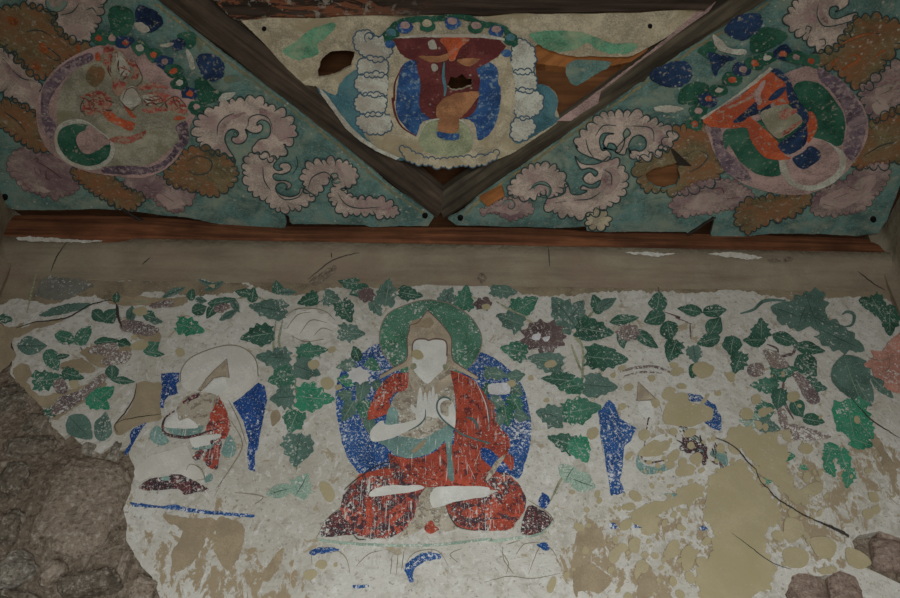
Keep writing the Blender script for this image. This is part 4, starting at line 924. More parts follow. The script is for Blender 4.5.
# hands held together in front of the chest, five fingers each
BL(c, 'hand', 'skin', 10, ('g2 528,245 530,190 560,165 600,165 628,190 640,232 620,240 580,232 565,262',) + tuple('g2 %g,200 %g,%g %g,%g %g,200' % (x - 9, x - 6 + l, y, x + 6 + l, y, x + 10) for x, y, l in ((540, 112, 6), (556, 98, -6), (574, 120, 0))) + ('g2 515,215 500,180 512,172 536,205',), .2)
BL(c, 'hand', 'skin', 10, ('g2 630,185 630,165 645,142 690,138 722,190 722,285 690,276 640,236',) + tuple('g2 %g,200 %g,%g %g,%g %g,200' % (x - 9, x - 6 + l, y, x + 6 + l, y, x + 10) for x, y, l in ((592, 112, 4), (610, 94, 4), (628, 125, 2))) + ('g2 606,235 590,200 600,180 622,215',), .2)
Bag(WALL, 12).line('g2 702,152 690,140 660,137 636,158 634,200 660,245 712,288 762,322 850,352 900,366', 1.7, taper=False).line('g2 576,195 572,240 540,276 490,303', 1.5).obj('arm_line', 'tdark', c)
BL(c, 'palm_spot', 'chest', 11, ('g2 650,170 680,150 708,160 690,185 690,230 655,215',), .4)
Bag(WALL, 4).line('g4 40,345 150,362 300,372 500,376 650,372 800,354 897,345 g5 370,352 500,337 600,316 655,262', 2.6, taper=False, r=.5).obj('seat_edge', 'gpale', c)
Bag(WALL, 4).line('g4 30,340 90,240 150,190', 1.0).line('g5 540,150 640,215 670,262', 1.0).obj('seat_line', 'greyline', c)
Bag(WALL, 12).line('g2 400,410 405,440 390,452', 1.0).line('g2 170,598 230,545 330,480 400,455', 1.2).line('g5 130,178 150,232 190,282 260,300', 1.0).line('g4 215,320 240,345 280,345', 1.0).obj('outline', 'ink', c)
def pflower(label, pts, mat, extra=(), leaves=(), stem=None, nm='painted_flower', lay=4, lines=()):
    o = thing(nm, label, 'flower painting', WALL(*ctr(S_(pts)), 0))
    for l in leaves: leaf(o, *W_(l[0], l[1], l[2]), l[3] / WIN[l[0]][2], l[4] / WIN[l[0]][2], l[5], l[6], l[7], lay - 1)
    if stem: stroke(o, 'stem', stem, 2.0, 'stem', 3)
    f = Bag(WALL, lay + 1).poly(pts, True, 1.0).obj('petals', mat, o)
    for n_, m_, p in extra: Bag(WALL, lay + 2).poly(p, True, .6).obj(n_, m_, f)
    if lines:
        b = Bag(WALL, lay + 3); [b.line(s, .8) for s in lines]; b.obj('petal_line', 'greyline', f)
    return o
def rosette(cx, cy, rx, ry, n, inner=.78):
    return [(cx + rx * (1 if i % 2 == 0 else inner) * math.cos(math.pi * i / n) * random.uniform(.93, 1.07), cy + ry * (1 if i % 2 == 0 else inner) * math.sin(math.pi * i / n) * random.uniform(.93, 1.07)) for i in range(2 * n)]
def G(win, *ls): return [(win, *l) for l in ls]
pflower('white lotus flower at the left shoulder of the central figure', rosette(*W_('g1', 142, 425), 12.5, 9, 9), 'white_w', leaves=G('c1', (470, 375, 70, 50, 190, 'p', 'gbright'), (470, 320, 75, 50, 170, 'p', 'gteal'), (510, 275, 60, 40, 250, 'f', 'gdk'), (575, 320, 70, 45, 30, 'p', 'green'), (530, 420, 90, 55, 100, 'p', 'gteal'), (480, 490, 90, 60, 120, 'p', 'gteal'), (545, 490, 90, 60, 70, 'p', 'green'), (590, 400, 60, 40, 60, 'p', 'gteal'), (465, 430, 60, 50, 190, 'p', 'gteal'), (560, 545, 60, 45, 80, 'p', 'gteal')), stem='c1 520,380 510,450 540,540 570,590', lay=6)
pflower('white lotus bud at the right shoulder of the central figure', 'g3 345,70 430,65 455,80 440,120 360,122 340,100', 'white_w', leaves=G('g3', (380, 20, 130, 70, 10, 'p', 'gteal'), (480, 30, 90, 60, 350, 'f', 'gteal'), (330, 100, 80, 50, 110, 'f', 'gdk'), (480, 100, 90, 70, 40, 'p', 'gteal'), (395, 170, 110, 70, 30, 'p', 'gteal'), (480, 170, 110, 80, 60, 'p', 'green'), (430, 230, 110, 80, 80, 'p', 'green'), (510, 230, 90, 60, 20, 'p', 'gteal'), (390, 260, 90, 60, 110, 'p', 'gteal')), extra=[('clay_spot', 'tan', 'g3 435,60 465,50 478,70 455,85')], lay=6)
# crescents and scraps of the throne front
for s, m_, lb in (('g4 495,558 482,520 470,478 520,438 570,410 640,415 652,442 600,448 550,468 515,500 520,552', 'blue_w', 'worn blue crescent painted below the seat of the central figure'), ('g5 582,375 618,358 640,378 640,402 600,392', 'blue_w', 'small blue scrap below the right end of the seat'), ('g5 592,140 610,115 640,135 645,165 620,192 590,170', 'blue_d', 'small blue spot right of the red lap end'), ('g4 0,408 60,385 130,392 140,405 60,415 10,425', 'blue_w', 'faint blue flecks below the left end of the seat'), ('g4 215,575 280,570 290,585 230,592', 'blue_w', 'faint blue flecks low between the left flecks and the crescent')):
    tag(Bag(WALL, 3).poly(s, True, 1.2).obj('painted_scrap', m_), lb, 'paint patch')
ln = Bag(WALL, 2)
for s in ('g4 60,380 130,400 180,440 200,520', 'g4 140,410 20,400 10,470', 'g4 230,480 290,420 360,400', 'g4 470,500 500,430 560,400 640,405 690,480', 'g5 400,400 440,460 430,520', 'g5 410,380 420,450 470,520', 'g5 430,370 500,350', 'g5 540,520 600,380 660,400 700,480', 'g5 320,560 440,530 560,540 700,515', 'g5 190,460 150,420 210,390', 'g4 400,520 410,420', 'g4 430,520 440,410', 'g4 455,500 470,400', 'g5 480,420 520,370 600,360'): ln.line(s, .8, r=.3)
tag(ln.obj('painted_throne_lines', 'greyline'), 'faint grey outlines of the throne front under the central seat', 'line drawing')
# --- left figure
f = figure('smaller seated figure left of centre with red robe and blue scarves', 'g6', 450, 400)
fill(f, 'halo', 'g6 352,205 355,150 400,90 500,45 600,25 680,48 728,105 738,180 705,235 615,312 520,300 440,260 380,250', 'halo_w', 2, True, .3, label='pale halo')
stroke(f, 'halo_line', 'g6 352,205 355,150 400,90 500,45 600,25 680,48 728,105 738,180', 1.0, 'greyline', 4, taper=False)
fill(f, 'scarf', 'g6 258,168 345,160 342,205 325,225 340,265 290,280 270,300 265,342 248,335 255,260', 'blue_d', 5, False, .8, label='blue scarf end'); fill(f, 'scarf', 'g6 612,315 660,280 740,210 772,232 782,300 762,400 745,480 735,545 g7 722,160 722,255 690,248 682,180 690,100 662,0 g6 650,380', 'blue_d', 5, False, .5, label='long blue scarf')
fill(f, 'scarf', 'g6 103,468 120,440 178,412 150,455 112,520 82,575 78,550 100,510', 'blue_d', 5, True, .7)
fill(f, 'hat', 'g6 582,93 590,150 594,188 560,180 515,190 475,235 448,256 435,250 478,195 520,150', 'hat', 5, False, .2, label='buff pointed hat')
stroke(f, 'hat_line', 'g6 582,93 594,188 560,180 515,190 475,235 448,256 478,195 520,150', .9, 'greyline', 6, closed=True, sm=False)
fill(f, 'face', 'g6 478,250 500,215 530,195 570,190 582,235 545,272 510,285', 'skin', 4, True, .3)
fill(f, 'torso', 'g6 350,310 400,270 470,260 530,275 545,320 500,370 470,440 400,470 350,420 330,360', 'chest', 4, True, .5)
fill(f, 'robe', 'g6 540,275 560,310 582,355 602,430 582,488 552,492 540,470 470,465 490,410 500,368 520,330', 'red', 7, False, .7, label='red robe'); 
fill(f, 'robe', 'g7 410,182 440,150 510,110 545,85 558,120 545,180 532,245 490,232 462,196 430,200', 'redm', 6, True, .9)
BL(f, 'crimson_patch', 'dred', 6, ('g6 360,308 400,280 440,265 445,280 400,305 370,318',), .5)
Bag(WALL, 8).line('g6 322,352 275,388 262,435 280,468 370,485 440,472 490,455 540,440', 2.8).line('g6 540,280 535,310 560,330', 1.8).line('g6 545,492 500,510 550,520', 2.5).obj('dark_trim', 'dred', f)
fill(f, 'arm', 'g6 274,412 300,388 332,362 345,402 392,390 440,430 400,442 280,436', 'skin', 7, True, .3, label='white sleeve'); fill(f, 'arm', 'g6 398,492 450,478 552,470 525,510 460,530 418,535', 'skin', 7, True, .3, label='white forearm')
BL(f, 'cuff', 'tealp', 6, ('g6 285,435 380,445 465,425 440,468 370,478 300,462', 'g6 590,470 622,510 626,560 592,586 555,562 575,500', 'g6 205,452 240,428 278,478 292,512 242,522 200,492', 'g7 470,290 500,265 510,295 480,312', 'g6 410,535 470,532 525,508 500,540 420,545'), .4)
fill(f, 'lap', 'g7 120,250 200,180 300,150 380,130 420,210 470,290 440,330 330,270 200,285 145,310', 'halo_w', 3, True, .5)
fill(f, 'skirt', 'g7 145,332 200,292 270,284 330,270 400,290 490,345 440,357 370,372 330,342 230,352 170,347', 'dred', 5, True, .9, label='dark worn red hem')
BL(f, 'hem_patch', 'tealp', 6, ('g7 250,290 290,280 295,300 265,302',), .4)
Bag(WALL, 6).line('g7 380,250 400,220 450,240 470,290 430,300', .9).line('g7 600,0 660,120 600,240 530,340', .9).line('g7 560,300 520,380', .8).line('g7 620,360 760,380 720,420', .8).line('g6 590,300 640,400 680,520', .8).obj('outline', 'greyline', f)
fill(f, 'base_line', 'g7 98,412 180,418 250,430 320,420 400,438 500,452 600,460 722,472 720,486 600,478 500,470 400,460 320,446 200,436 110,430', 'blue_w', 3, False, .8, label='blue base line')
# --- right figure
f = figure('smaller damaged seated figure right of centre with blue scarves', 'g8', 450, 400)
fill(f, 'scarf', 'g8 42,258 95,200 125,222 150,290 230,342 205,400 168,432 165,520 150,598 d2 690,205 640,216 605,0 g8 65,480', 'blue_w', 5, False, .8, label='long blue scarf'); fill(f, 'scarf', 'g8 485,168 550,175 622,222 655,290 658,350 620,348 570,312 598,290 610,250 560,210 490,204', 'blue_w', 5, False, .7, label='curved blue scarf')
fill(f, 'hat', 'g8 240,108 330,195 300,198 234,202', 'hat', 4, False, .3); stroke(f, 'hat_line', 'g8 240,108 330,195 300,198 234,202', 1.0, 'greyline', 5, sm=False, closed=True)
fill(f, 'face', 'g8 240,215 300,205 320,250 310,290 260,280', 'skin', 4, True, .4)
fill(f, 'dark_drape', 'g8 440,332 480,345 520,380 560,400 585,440 578,522 550,505 520,472 480,462 450,440 465,390', 'dred', 4, True, 1.2)
fill(f, 'sleeve', 'g8 270,430 330,380 400,370 415,420 350,460 290,500 262,480', 'skin', 4, True, .5); 
fill(f, 'hem', 'g8 240,470 258,510 310,532 380,520 410,540 340,562 270,567 232,530', 'tealp', 5, True, .6); BL(f, 'green_scrap', 'tealp', 5, ('g8 600,470 640,440 685,490 680,530 640,500', 'd3 20,208 60,208 65,216 25,218'), .8)
Bag(WALL, 6).line('g8 250,475 290,510 370,500', 2.0).line('g8 270,440 290,300 300,290', 1.2).line('g8 340,200 360,260', .8).obj('outline', 'dred', f)
Bag(WALL, 3).line('g8 150,60 220,40 330,35 440,80', 3).line('g8 170,80 260,60 360,65', 2).obj('faint_arch', 'smudge', f)
BL(f, 'base_line', 'blue_w', 4, ('d2 630,320 655,318 662,336 640,340', 'd2 720,325 760,328 758,336 722,336', 'd3 145,335 165,328 178,342 155,345'))

rs = random.Random(3)
for i in range(34):
    u = rs.random(); x, y = W_('g8', 450 + 210 * u + rs.uniform(-30, 30), 350 + 150 * u + rs.uniform(-40, 50)); a = rs.uniform(.2, 1.5); l_ = rs.uniform(2, 6)
    Bag(WALL, 5).line([(x - l_ * math.cos(a), y - l_ * math.sin(a)), (x + rs.uniform(-1, 1), y), (x + l_ * math.cos(a), y + l_ * math.sin(a))], rs.uniform(.8, 2.2), r=.5).obj('drape_stroke', ('dred', 'ink', 'dred', 'tealp')[i % 4], f)
# --- foliage
def plant(label, stem, leaves, nm='painted_plant', smats='stem', wd=2.6, extra=()):
    o = thing(nm, label, 'plant painting', WALL(*W_(*leaves[0][:3]), 0))
    if stem:
        for s in stem: Bag(WALL, 2).line(s, wd, r=.3).obj('stem', smats, o)
    for l in leaves:
        k = WIN[l[0]][2]; leaf(o, *W_(l[0], l[1], l[2]), l[3] / k, l[4] / k * 1.12, l[5], l[6], l[7], 3, vein='vein' if l[7] not in ('gteal', 'gpale') else 'vdark')
    for n_, m_, p in extra: Bag(WALL, 5).poly(p, True, .8).obj(n_, m_, o)
    return o
plant('tall leafy peony stem between the left figure and the central figure', ['c1 210,140 200,240 215,300 270,340 285,420 300,480 285,520', 'c1 235,150 220,230 240,300', 'd1 300,-20 290,60 285,140'],
      G('c1', (180, 108, 150, 75, 190, 'p', 'gteal'), (140, 208, 130, 75, 170, 'p', 'gdk'), (200, 290, 135, 75, 185, 'p', 'gteal'), (345, 265, 125, 55, 355, 'p', 'green'), (228, 365, 105, 85, 165, 'p', 'green'), (325, 335, 110, 80, 20, 'p', 'gteal'), (232, 440, 95, 80, 175, 'p', 'gteal'), (355, 440, 150, 100, 5, 'p', 'gbright'), (275, 530, 95, 80, 110, 'p', 'green')) + G('d1', (290, 45, 130, 110, 100, 'p', 'gteal'), (220, 200, 100, 45, 165, 'f', 'gpale'), (305, 175, 100, 80, 300, 'p', 'gpale')), extra=[('bud', 'bare', 'c1 190,500 215,485 225,520 195,545')])
pflower('large faded white peony on the stem left of the central figure', rosette(*W_('c1', 335, 170), 27, 19, 9), 'halo_w', leaves=G('c1', (330, 75, 85, 60, 160, 'p', 'gdk'), (420, 70, 75, 65, 20, 'p', 'gteal'), (470, 118, 95, 80, 60, 'p', 'gdk'), (492, 198, 105, 75, 5, 'p', 'gteal')), lines=['c1 250,180 290,130 340,120', 'c1 300,200 340,150 400,160', 'c1 350,210 380,180 420,190', 'c1 270,210 320,230 390,220', 'c1 240,140 280,110 330,105 390,115 430,150'], lay=2)
pflower('small dark purple flower with green sepals above the left of the green halo', rosette(*W_('c1', 548, 55), 10, 8, 7), 'purple', leaves=G('c1', (480, 10, 80, 55, 190, 'p', 'gdk'), (520, 40, 80, 50, 160, 'f', 'gdk'), (585, 105, 70, 50, 60, 'p', 'gteal'), (625, 45, 110, 80, 280, 'p', 'gteal'), (712, 52, 95, 55, 10, 'p', 'gdk')))
plant('pair of green leaves on a thin stalk at the upper left of the peony stem', ['c1 60,70 120,60 170,75', 'c1 215,75 200,100'], G('c1', (90, 48, 70, 30, 190, 'f', 'gdk'), (122, 55, 60, 36, 280, 'f', 'gdk'), (213, 28, 55, 36, 260, 'f', 'gdk'), (250, 45, 75, 26, 0, 's', 'gteal')))
plant('grey-green leaf touching the top right of the green halo', None, G('c1', (850, 62, 80, 55, 300, 'p', 'gteal')), nm='painted_leaf')
plant('cluster of leaves right of the green halo top', ['c2 100,60 140,70'], G('c2', (92, 65, 100, 70, 280, 'p', 'green'), (28, 65, 70, 60, 250, 'p', 'gteal')))
pflower('small purple flower with a tan centre right of the halo top', rosette(*W_('c2', 160, 88), 10, 7.5, 6), 'purple', extra=[('clay_spot', 'tan', 'c2 155,95 180,88 188,105 165,112')])
pflower('large dark purple peony right of the green halo', rosette(*W_('c2', 388, 210), 24, 17.5, 11, .82), 'purple', leaves=G('c2', (238, 40, 105, 65, 10, 'p', 'gteal'), (318, 95, 115, 90, 330, 'p', 'green'), (262, 150, 110, 80, 200, 'p', 'gteal'), (278, 262, 105, 80, 190, 'p', 'green'), (395, 302, 140, 85, 190, 'p', 'gteal')), extra=[('pale_petal', 'white_w', 'c2 345,205 375,200 370,225 345,222'), ('pale_petal', 'smudge', 'c2 390,195 410,190 420,205 400,212'), ('pale_petal', 'white_w', 'c2 385,215 410,210 405,228 390,230'), ('clay_spot', 'tan', 'c2 392,310 420,298 438,315 415,328 395,325'), ('pale_petal', 'smudge', 'c2 365,250 400,240 440,250 400,270')], stem='c2 210,80 260,110 330,140', lay=4, lines=['c2 330,190 350,170 370,180', 'c2 400,160 415,175 410,190', 'c2 430,200 450,190 465,200', 'c2 340,240 360,230 375,245', 'c2 420,240 440,225 455,235', 'c2 380,150 390,170 385,185'])
plant('tall leafy stem between the purple peony and the right figure', ['c2 480,180 530,240 535,330 525,420 510,470', 'c2 500,210 540,250', 'c2 490,240 520,320 530,340', 'd2 480,110 450,160 410,240', 'c2 580,110 545,150'],
      G('c2', (465, 122, 150, 110, 230, 'p', 'gteal'), (510, 110, 90, 50, 310, 'f', 'gteal'), (585, 90, 80, 40, 250, 'f', 'gdk'), (620, 90, 90, 35, 330, 's', 'gteal'), (578, 188, 150, 85, 10, 'p', 'gdk'), (622, 292, 165, 90, 5, 'p', 'gdk'), (440, 372, 125, 55, 185, 'p', 'gdk'), (490, 398, 100, 60, 170, 'p', 'green'), (600, 395, 130, 90, 5, 'p', 'gteal'), (412, 505, 115, 85, 195, 'p', 'gteal'), (530, 485, 150, 95, 350, 'p', 'green')) + G('g3', (715, 360, 170, 90, 200, 'p', 'gdk'), (800, 400, 140, 110, 60, 'p', 'gbright'), (745, 520, 90, 110, 120, 'f', 'gpale'), (810, 560, 140, 90, 20, 'f', 'gpale')))
pflower('purple flower wrapped in two green leaves right of the tall stem', rosette(*W_('c2', 703, 195), 13, 10, 8), 'smudge', leaves=G('c2', (690, 148, 110, 38, 350, 'f', 'gdk'), (770, 222, 110, 45, 35, 'f', 'gdk'), (680, 220, 75, 40, 80, 'f', 'gdk')))
plant('dark leaf sprig right of the wrapped purple flower', ['c2 840,120 897,140 c3 60,140 120,165', 'c3 112,160 115,220', 'c2 820,60 815,20'],
      G('c2', (815, 80, 75, 60, 280, 'f', 'gdk'), (802, 142, 85, 55, 160, 'f', 'gdk'), (856, 190, 75, 60, 80, 'f', 'gdk'), (870, 265, 90, 70, 110, 'p', 'gdk')) + G('c3', (112, 113, 95, 38, 190, 'f', 'gdk'), (205, 115, 90, 42, 355, 'f', 'gdk'), (205, 172, 80, 55, 300, 'f', 'gdk'), (182, 226, 90, 46, 165, 'f', 'gdk'), (130, 278, 70, 55, 80, 'p', 'gteal'), (128, 340, 60, 40, 110, 'f', 'gdk')), smats='purple', wd=1.6)
plant('dark leaved bush with purple stems in the upper right of the mural', ['c3 400,240 440,260 430,310 470,340 520,370 560,430', 'c3 440,290 500,270 500,230', 'c3 470,340 460,440 500,520', 'c3 320,220 380,230'],
      G('c3', (270, 245, 75, 65, 100, 'f', 'gdk'), (292, 310, 90, 65, 110, 'p', 'gdk'), (378, 180, 80, 65, 270, 'p', 'gdk'), (352, 225, 85, 45, 180, 'f', 'gdk'), (470, 222, 105, 44, 20, 'f', 'gdk'), (560, 256, 120, 42, 10, 'f', 'gdk'), (550, 322, 105, 75, 45, 'f', 'gdk'), (465, 342, 105, 65, 350, 'p', 'green'), (390, 393, 110, 60, 180, 'p', 'green'), (580, 395, 100, 52, 15, 'p', 'gdk'), (446, 446, 85, 62, 100, 'p', 'gdk'), (388, 485, 80, 65, 250, 'f', 'green'), (338, 524, 85, 55, 180, 'f', 'gpale'), (408, 546, 90, 55, 15, 'p', 'gteal'), (515, 480, 75, 50, 60, 'f', 'gdk'), (575, 524, 85, 40, 10, 'f', 'gdk')), smats='purple', wd=3.2, extra=[('purple_smudge', 'smudge', 'c3 390,260 440,270 480,320 430,330 400,300'), ('purple_smudge', 'smudge', 'c3 500,340 560,380 600,450 560,460 520,400'), ('purple_smudge', 'smudge', 'c3 440,480 470,490 480,560 450,540'), ('purple_smudge', 'smudge', 'c3 330,320 380,310 390,350 340,360'), ('clay_spot', 'tan', 'c3 370,485 395,475 410,492 390,510 370,505'), ('purple_smudge', 'smudge', 'c3 480,540 580,560 640,590 500,598')])
plant('large grey-green lotus leaves with a curled tail under the plaster band', ['c3 300,125 350,110 385,80 440,75 470,80', 'c3 680,130 700,118 725,130 720,165 690,175'], G('c3', (470, 120, 120, 100, 200, 'p', 'gteal'), (570, 118, 160, 120, 70, 'p', 'gteal'), (530, 140, 110, 90, 110, 'f', 'gteal'), (680, 222, 190, 100, 25, 'p', 'gteal'), (600, 150, 90, 60, 30, 'f', 'gteal')), smats='gteal', wd=3.4)
pflower('faded coral red flower at the right edge of the mural', 'c3 760,315 795,290 790,262 830,265 860,225 920,190 960,260 960,420 897,425 845,405 835,375 800,360 790,335', 'coral', leaves=G('c3', (815, 105, 110, 80, 60, 'p', 'gdk'), (790, 90, 100, 45, 20, 'f', 'gdk'), (860, 150, 120, 90, 90, 'p', 'gdk'), (720, 370, 190, 150, 70, 'f', 'gteal'), (760, 420, 120, 90, 60, 'f', 'gteal'), (830, 400, 120, 40, 45, 's', 'gteal')), lines=['c3 780,290 830,300 880,280', 'c3 850,270 860,320 830,350'])
plant('bright green jagged leaf beside the long crack at the right', None, G('c3', (715, 525, 170, 130, 80, 'p', 'gbright'), (770, 560, 90, 70, 50, 'p', 'gbright')) + G('d3', (755, 15, 90, 60, 20, 'p', 'gbright')), nm='painted_leaf')
plant('broken green ring of leaves low on the right of the mural', None, G('d3', (630, 70, 95, 45, 110, 'p', 'gbright'), (690, 90, 110, 50, 70, 'p', 'gbright'), (650, 40, 80, 40, 10, 'p', 'gbright'), (705, 150, 80, 50, 100, 'p', 'gbright'), (640, 120, 60, 40, 60, 'p', 'gbright')), nm='painted_leaf')
plant('string of small green scraps above the long crack', None, G('d3', (475, 68, 65, 36, 0, 'f', 'gbright'), (400, 160, 35, 25, 20, 'f', 'gbright'), (458, 165, 30, 22, 40, 'p', 'gbright'), (470, 190, 60, 25, 40, 'p', 'gbright'), (512, 213, 60, 30, 0, 'p', 'gbright'), (540, 110, 40, 22, 20, 'p', 'gbright'), (420, 148, 24, 16, 80, 'f', 'gbright')), nm='painted_leaf')
# left bush
plant('green leaf pairs with purple blossom smears covering the upper left corner', ['c0 440,60 445,150 480,180', 'c0 410,270 330,280 300,250', 'c0 395,240 430,230'],
      G('c0', (370, 135, 65, 40, 40, 'f', 'gdk'), (415, 132, 75, 45, 320, 'f', 'gdk'), (248, 216, 90, 42, 15, 'f', 'green'), (312, 206, 90, 50, 310, 'f', 'green'), (400, 230, 95, 30, 355, 'f', 'gdk'), (468, 242, 55, 38, 20, 'f', 'gdk'), (570, 250, 75, 42, 310, 'f', 'green'), (575, 272, 80, 26, 10, 'f', 'green'), (490, 125, 60, 35, 280, 'f', 'gteal'), (560, 135, 55, 38, 20, 'f', 'gdk'), (525, 80, 85, 24, 0, 's', 'gdk'), (580, 152, 60, 24, 10, 's', 'gteal'), (195, 300, 90, 55, 60, 'f', 'green'), (235, 285, 50, 20, 350, 's', 'gdk'), (180, 372, 125, 70, 350, 'p', 'green'), (272, 355, 90, 50, 15, 'p', 'gdk'), (370, 450, 100, 80, 40, 'p', 'gbright'), (400, 420, 70, 40, 320, 'f', 'gbright'), (460, 376, 90, 26, 5, 's', 'gdk'), (418, 340, 60, 45, 270, 'f', 'gdk'), (120, 245, 110, 60, 0, 'f', 'gteal'), (300, 552, 120, 80, 45, 'f', 'gteal'), (385, 548, 110, 60, 280, 'f', 'gteal'), (200, 490, 75, 40, 340, 'p', 'gdk'), (22, 145, 55, 30, 10, 'f', 'gdk'), (435, 65, 40, 25, 280, 'f', 'gdk')), smats='purple', wd=2.2,
      extra=[('purple_smear', 'smudge', s) for s in ('c0 440,110 460,150 500,150 590,180 560,210 500,200 450,180', 'c0 330,270 370,240 440,240 430,290 380,280', 'c0 380,300 440,270 490,270 470,310 400,318', 'c0 220,440 300,410 380,350 400,370 330,430 250,490 190,500', 'c0 560,90 640,75 640,100 570,105', 'c0 200,380 240,370 250,420 210,420')] + [('clay_spot', 'tan', s) for s in ('c0 490,240 530,225 555,240 530,260 495,258', 'c0 500,110 540,100 550,125 510,132', 'c0 258,380 290,375 288,405 262,402', 'c0 490,210 510,205 512,222 494,222')])
plant('striped green leaf above the halo of the left figure', None, G('c0', (712, 176, 115, 65, 15, 'p', 'gbright')), nm='painted_leaf')
plant('ring of teal leaves around a brown blossom above the left figure', None, G('c0', (830, 80, 110, 30, 350, 'f', 'gdk'), (880, 95, 60, 26, 60, 'f', 'gteal'), (790, 115, 70, 30, 120, 'f', 'gdk'), (855, 130, 80, 26, 330, 's', 'gteal'), (745, 110, 60, 40, 340, 'f', 'gdk'), (715, 55, 45, 30, 280, 'f', 'gdk'), (752, 75, 45, 22, 10, 'f', 'gteal')), nm='painted_wreath', extra=[('brown_blossom', 'smudge', 'c0 800,100 840,85 862,100 840,118 805,120')])
plant('thin teal leaf sprig high on the left under the plaster band', None, G('c0', (650, 45, 95, 24, 335, 's', 'gteal'), (800, 22, 80, 24, 335, 's', 'gteal'), (770, 8, 60, 18, 20, 's', 'gteal')), nm='painted_leaf')
tag(Bag(WALL, 3).poly('b0 130,598 140,540 175,510 260,505 350,540 320,560 260,590 c0 220,75 160,70 130,50', True, 1.0).obj('painted_cloud', paint('slate_wash', A(80, 80, 73), A(92, 88, 76), .5, .36, seed=31)), 'dark grey-green smudge at the upper left corner of the mural', 'paint patch')
tag(Bag(WALL, 3).line('c3 892,10 866,40 868,80 878,110', 1.8, r=.3).obj('painted_stroke', 'rink'), 'dark curved stem at the right end of the mural beside the corner', 'plant painting')
tag(Bag(WALL, 3).poly('c0 170,115 230,92 330,85 320,105 220,130 150,135', True, 1.0).obj('painted_leaf', 'gteal'), 'long faded grey-green leaf under the dark smudge at upper left', 'plant painting')
tag(Bag(WALL, 3).line('c0 140,-40 120,40 100,120', 2, r=.4).obj('painted_stroke', 'stem'), 'thin grey-green stroke left of the dark smudge', 'plant painting')

# ------------------------------------------------------------------ losses, fills and cracks
def patch(label, pts, mat='tan', lay=6, r=1.0, group=None, name='clay_fill'):
    return tag(Bag(WALL, lay).poly(pts, True, r).obj(name, mat), label, 'plaster patch', group)
patch('biggest smooth tan clay fill, below the long crack on the right', 'd3 312,88 345,130 372,172 425,225 448,280 430,320 402,335 385,400 425,460 430,500 418,560 380,570 340,598 260,640 160,610 135,540 140,480 185,435 200,360 172,300 180,200 195,145 250,105', r=4.5)
patch('tan clay fill along the upper side of the long crack', 'd3 262,20 300,40 330,70 380,125 420,165 470,215 530,250 560,235 530,190 500,180 480,110 475,50 440,0 c3 480,560 380,570 300,545 240,590', r=4)
patch('tan clay fill over the head of the damaged right figure', 'g8 370,250 395,200 440,165 490,175 500,212 600,232 612,288 565,310 500,330 420,326 365,312', r=1.0)
patch('tan clay fill under the damaged right figure', 'd2 700,290 760,250 830,230 897,220 d3 60,230 90,180 150,175 170,200 120,240 60,250 -20,300 d2 820,330 790,360', r=3.5)
patch('tan clay fill in the dark sprig above the right figure', 'c3 122,318 160,305 200,325 195,352 160,368 128,350')
spots = ('g1 0,285 22,280 28,300 5,308', 'c1 378,372 405,362 428,385 408,408 382,402', 'c1 405,255 428,250 430,265 410,272', 'c1 430,395 452,390 456,405 436,410', 'c1 330,305 360,298 372,318 350,335 330,325', 'd1 370,175 385,162 410,175 428,215 415,240 390,225', 'd1 360,465 385,455 400,470 385,490 362,482', 'd1 315,500 345,490 365,505 345,530 315,525', 'd1 425,468 438,466 438,480 426,480',
 'g3 830,315 850,290 890,298 880,330 850,345', 'g3 615,150 635,138 648,152 630,162', 'c2 330,362 345,355 350,372 335,376', 'c2 668,325 690,318 690,335 670,338', 'c2 640,350 655,345 655,362 642,364', 'c2 860,310 885,308 890,325 868,328', 'g8 0,350 30,335 42,365 25,390 0,388', 'g8 145,225 170,215 182,232 160,250 145,245', 'g8 172,130 200,115 218,130 205,150 178,150', 'g8 370,150 395,132 425,145 420,175 395,200 368,190', 'g8 432,125 455,115 480,130 475,145 445,142', 'g8 308,200 335,192 350,215 330,240 310,225', 'g8 245,360 280,345 300,370 280,400 250,395', 'g8 300,430 330,412 345,440 330,470 305,460', 'g8 345,415 380,400 400,425 380,450 350,445', 'g8 385,480 420,450 448,450 440,490 400,508', 'g8 500,480 540,460 562,480 550,515 510,515', 'g8 430,545 480,520 520,530 510,570 440,578', 'g8 175,480 205,455 215,470 190,500',
 'c3 345,435 370,428 378,455 355,465 342,452', 'c3 478,425 510,415 525,435 505,455 480,450', 'c3 60,395 80,385 100,395 85,408', 'c3 10,420 35,400 55,415 40,440 12,440', 'c3 240,345 265,355 280,375 260,378', 'c3 205,420 225,412 228,430 210,432', 'c3 355,530 375,528 385,550 365,560', 'd3 520,30 550,20 575,40 555,60 525,52', 'd3 755,275 785,262 800,290 770,305', 'd3 780,205 810,205 820,235 790,238', 'd3 545,180 590,165 610,190 580,215 550,205', 'd3 765,115 785,112 790,128 770,132', 'd2 705,390 730,370 750,385 740,430 710,420', 'd2 640,420 665,405 675,440 650,470 630,455', 'd2 850,400 880,380 897,400 880,440 850,430', 'd2 725,500 745,470 755,490 735,530', 'd2 400,560 420,520 435,530 425,570 410,580', 'd2 740,60 790,10 830,20 830,60 780,70', 'd2 760,270 790,250 800,280 770,300', 'd2 690,250 720,242 730,262 700,270', 'd3 20,420 60,395 75,430 40,450', 'd3 80,430 110,400 132,430 120,480 90,495', 'd3 470,300 520,310 540,350 500,390 465,370', 'd3 560,380 620,370 660,400 640,450 590,440', 'd3 700,410 760,430 790,470 740,490 700,460', 'd3 460,420 520,410 560,440 540,480 480,480', 'd3 590,490 650,480 660,500 610,510', 'c0 655,262 680,255 690,275 668,285', 'c0 780,20 800,15 800,30', 'd2 500,330 530,320 540,345 515,350')
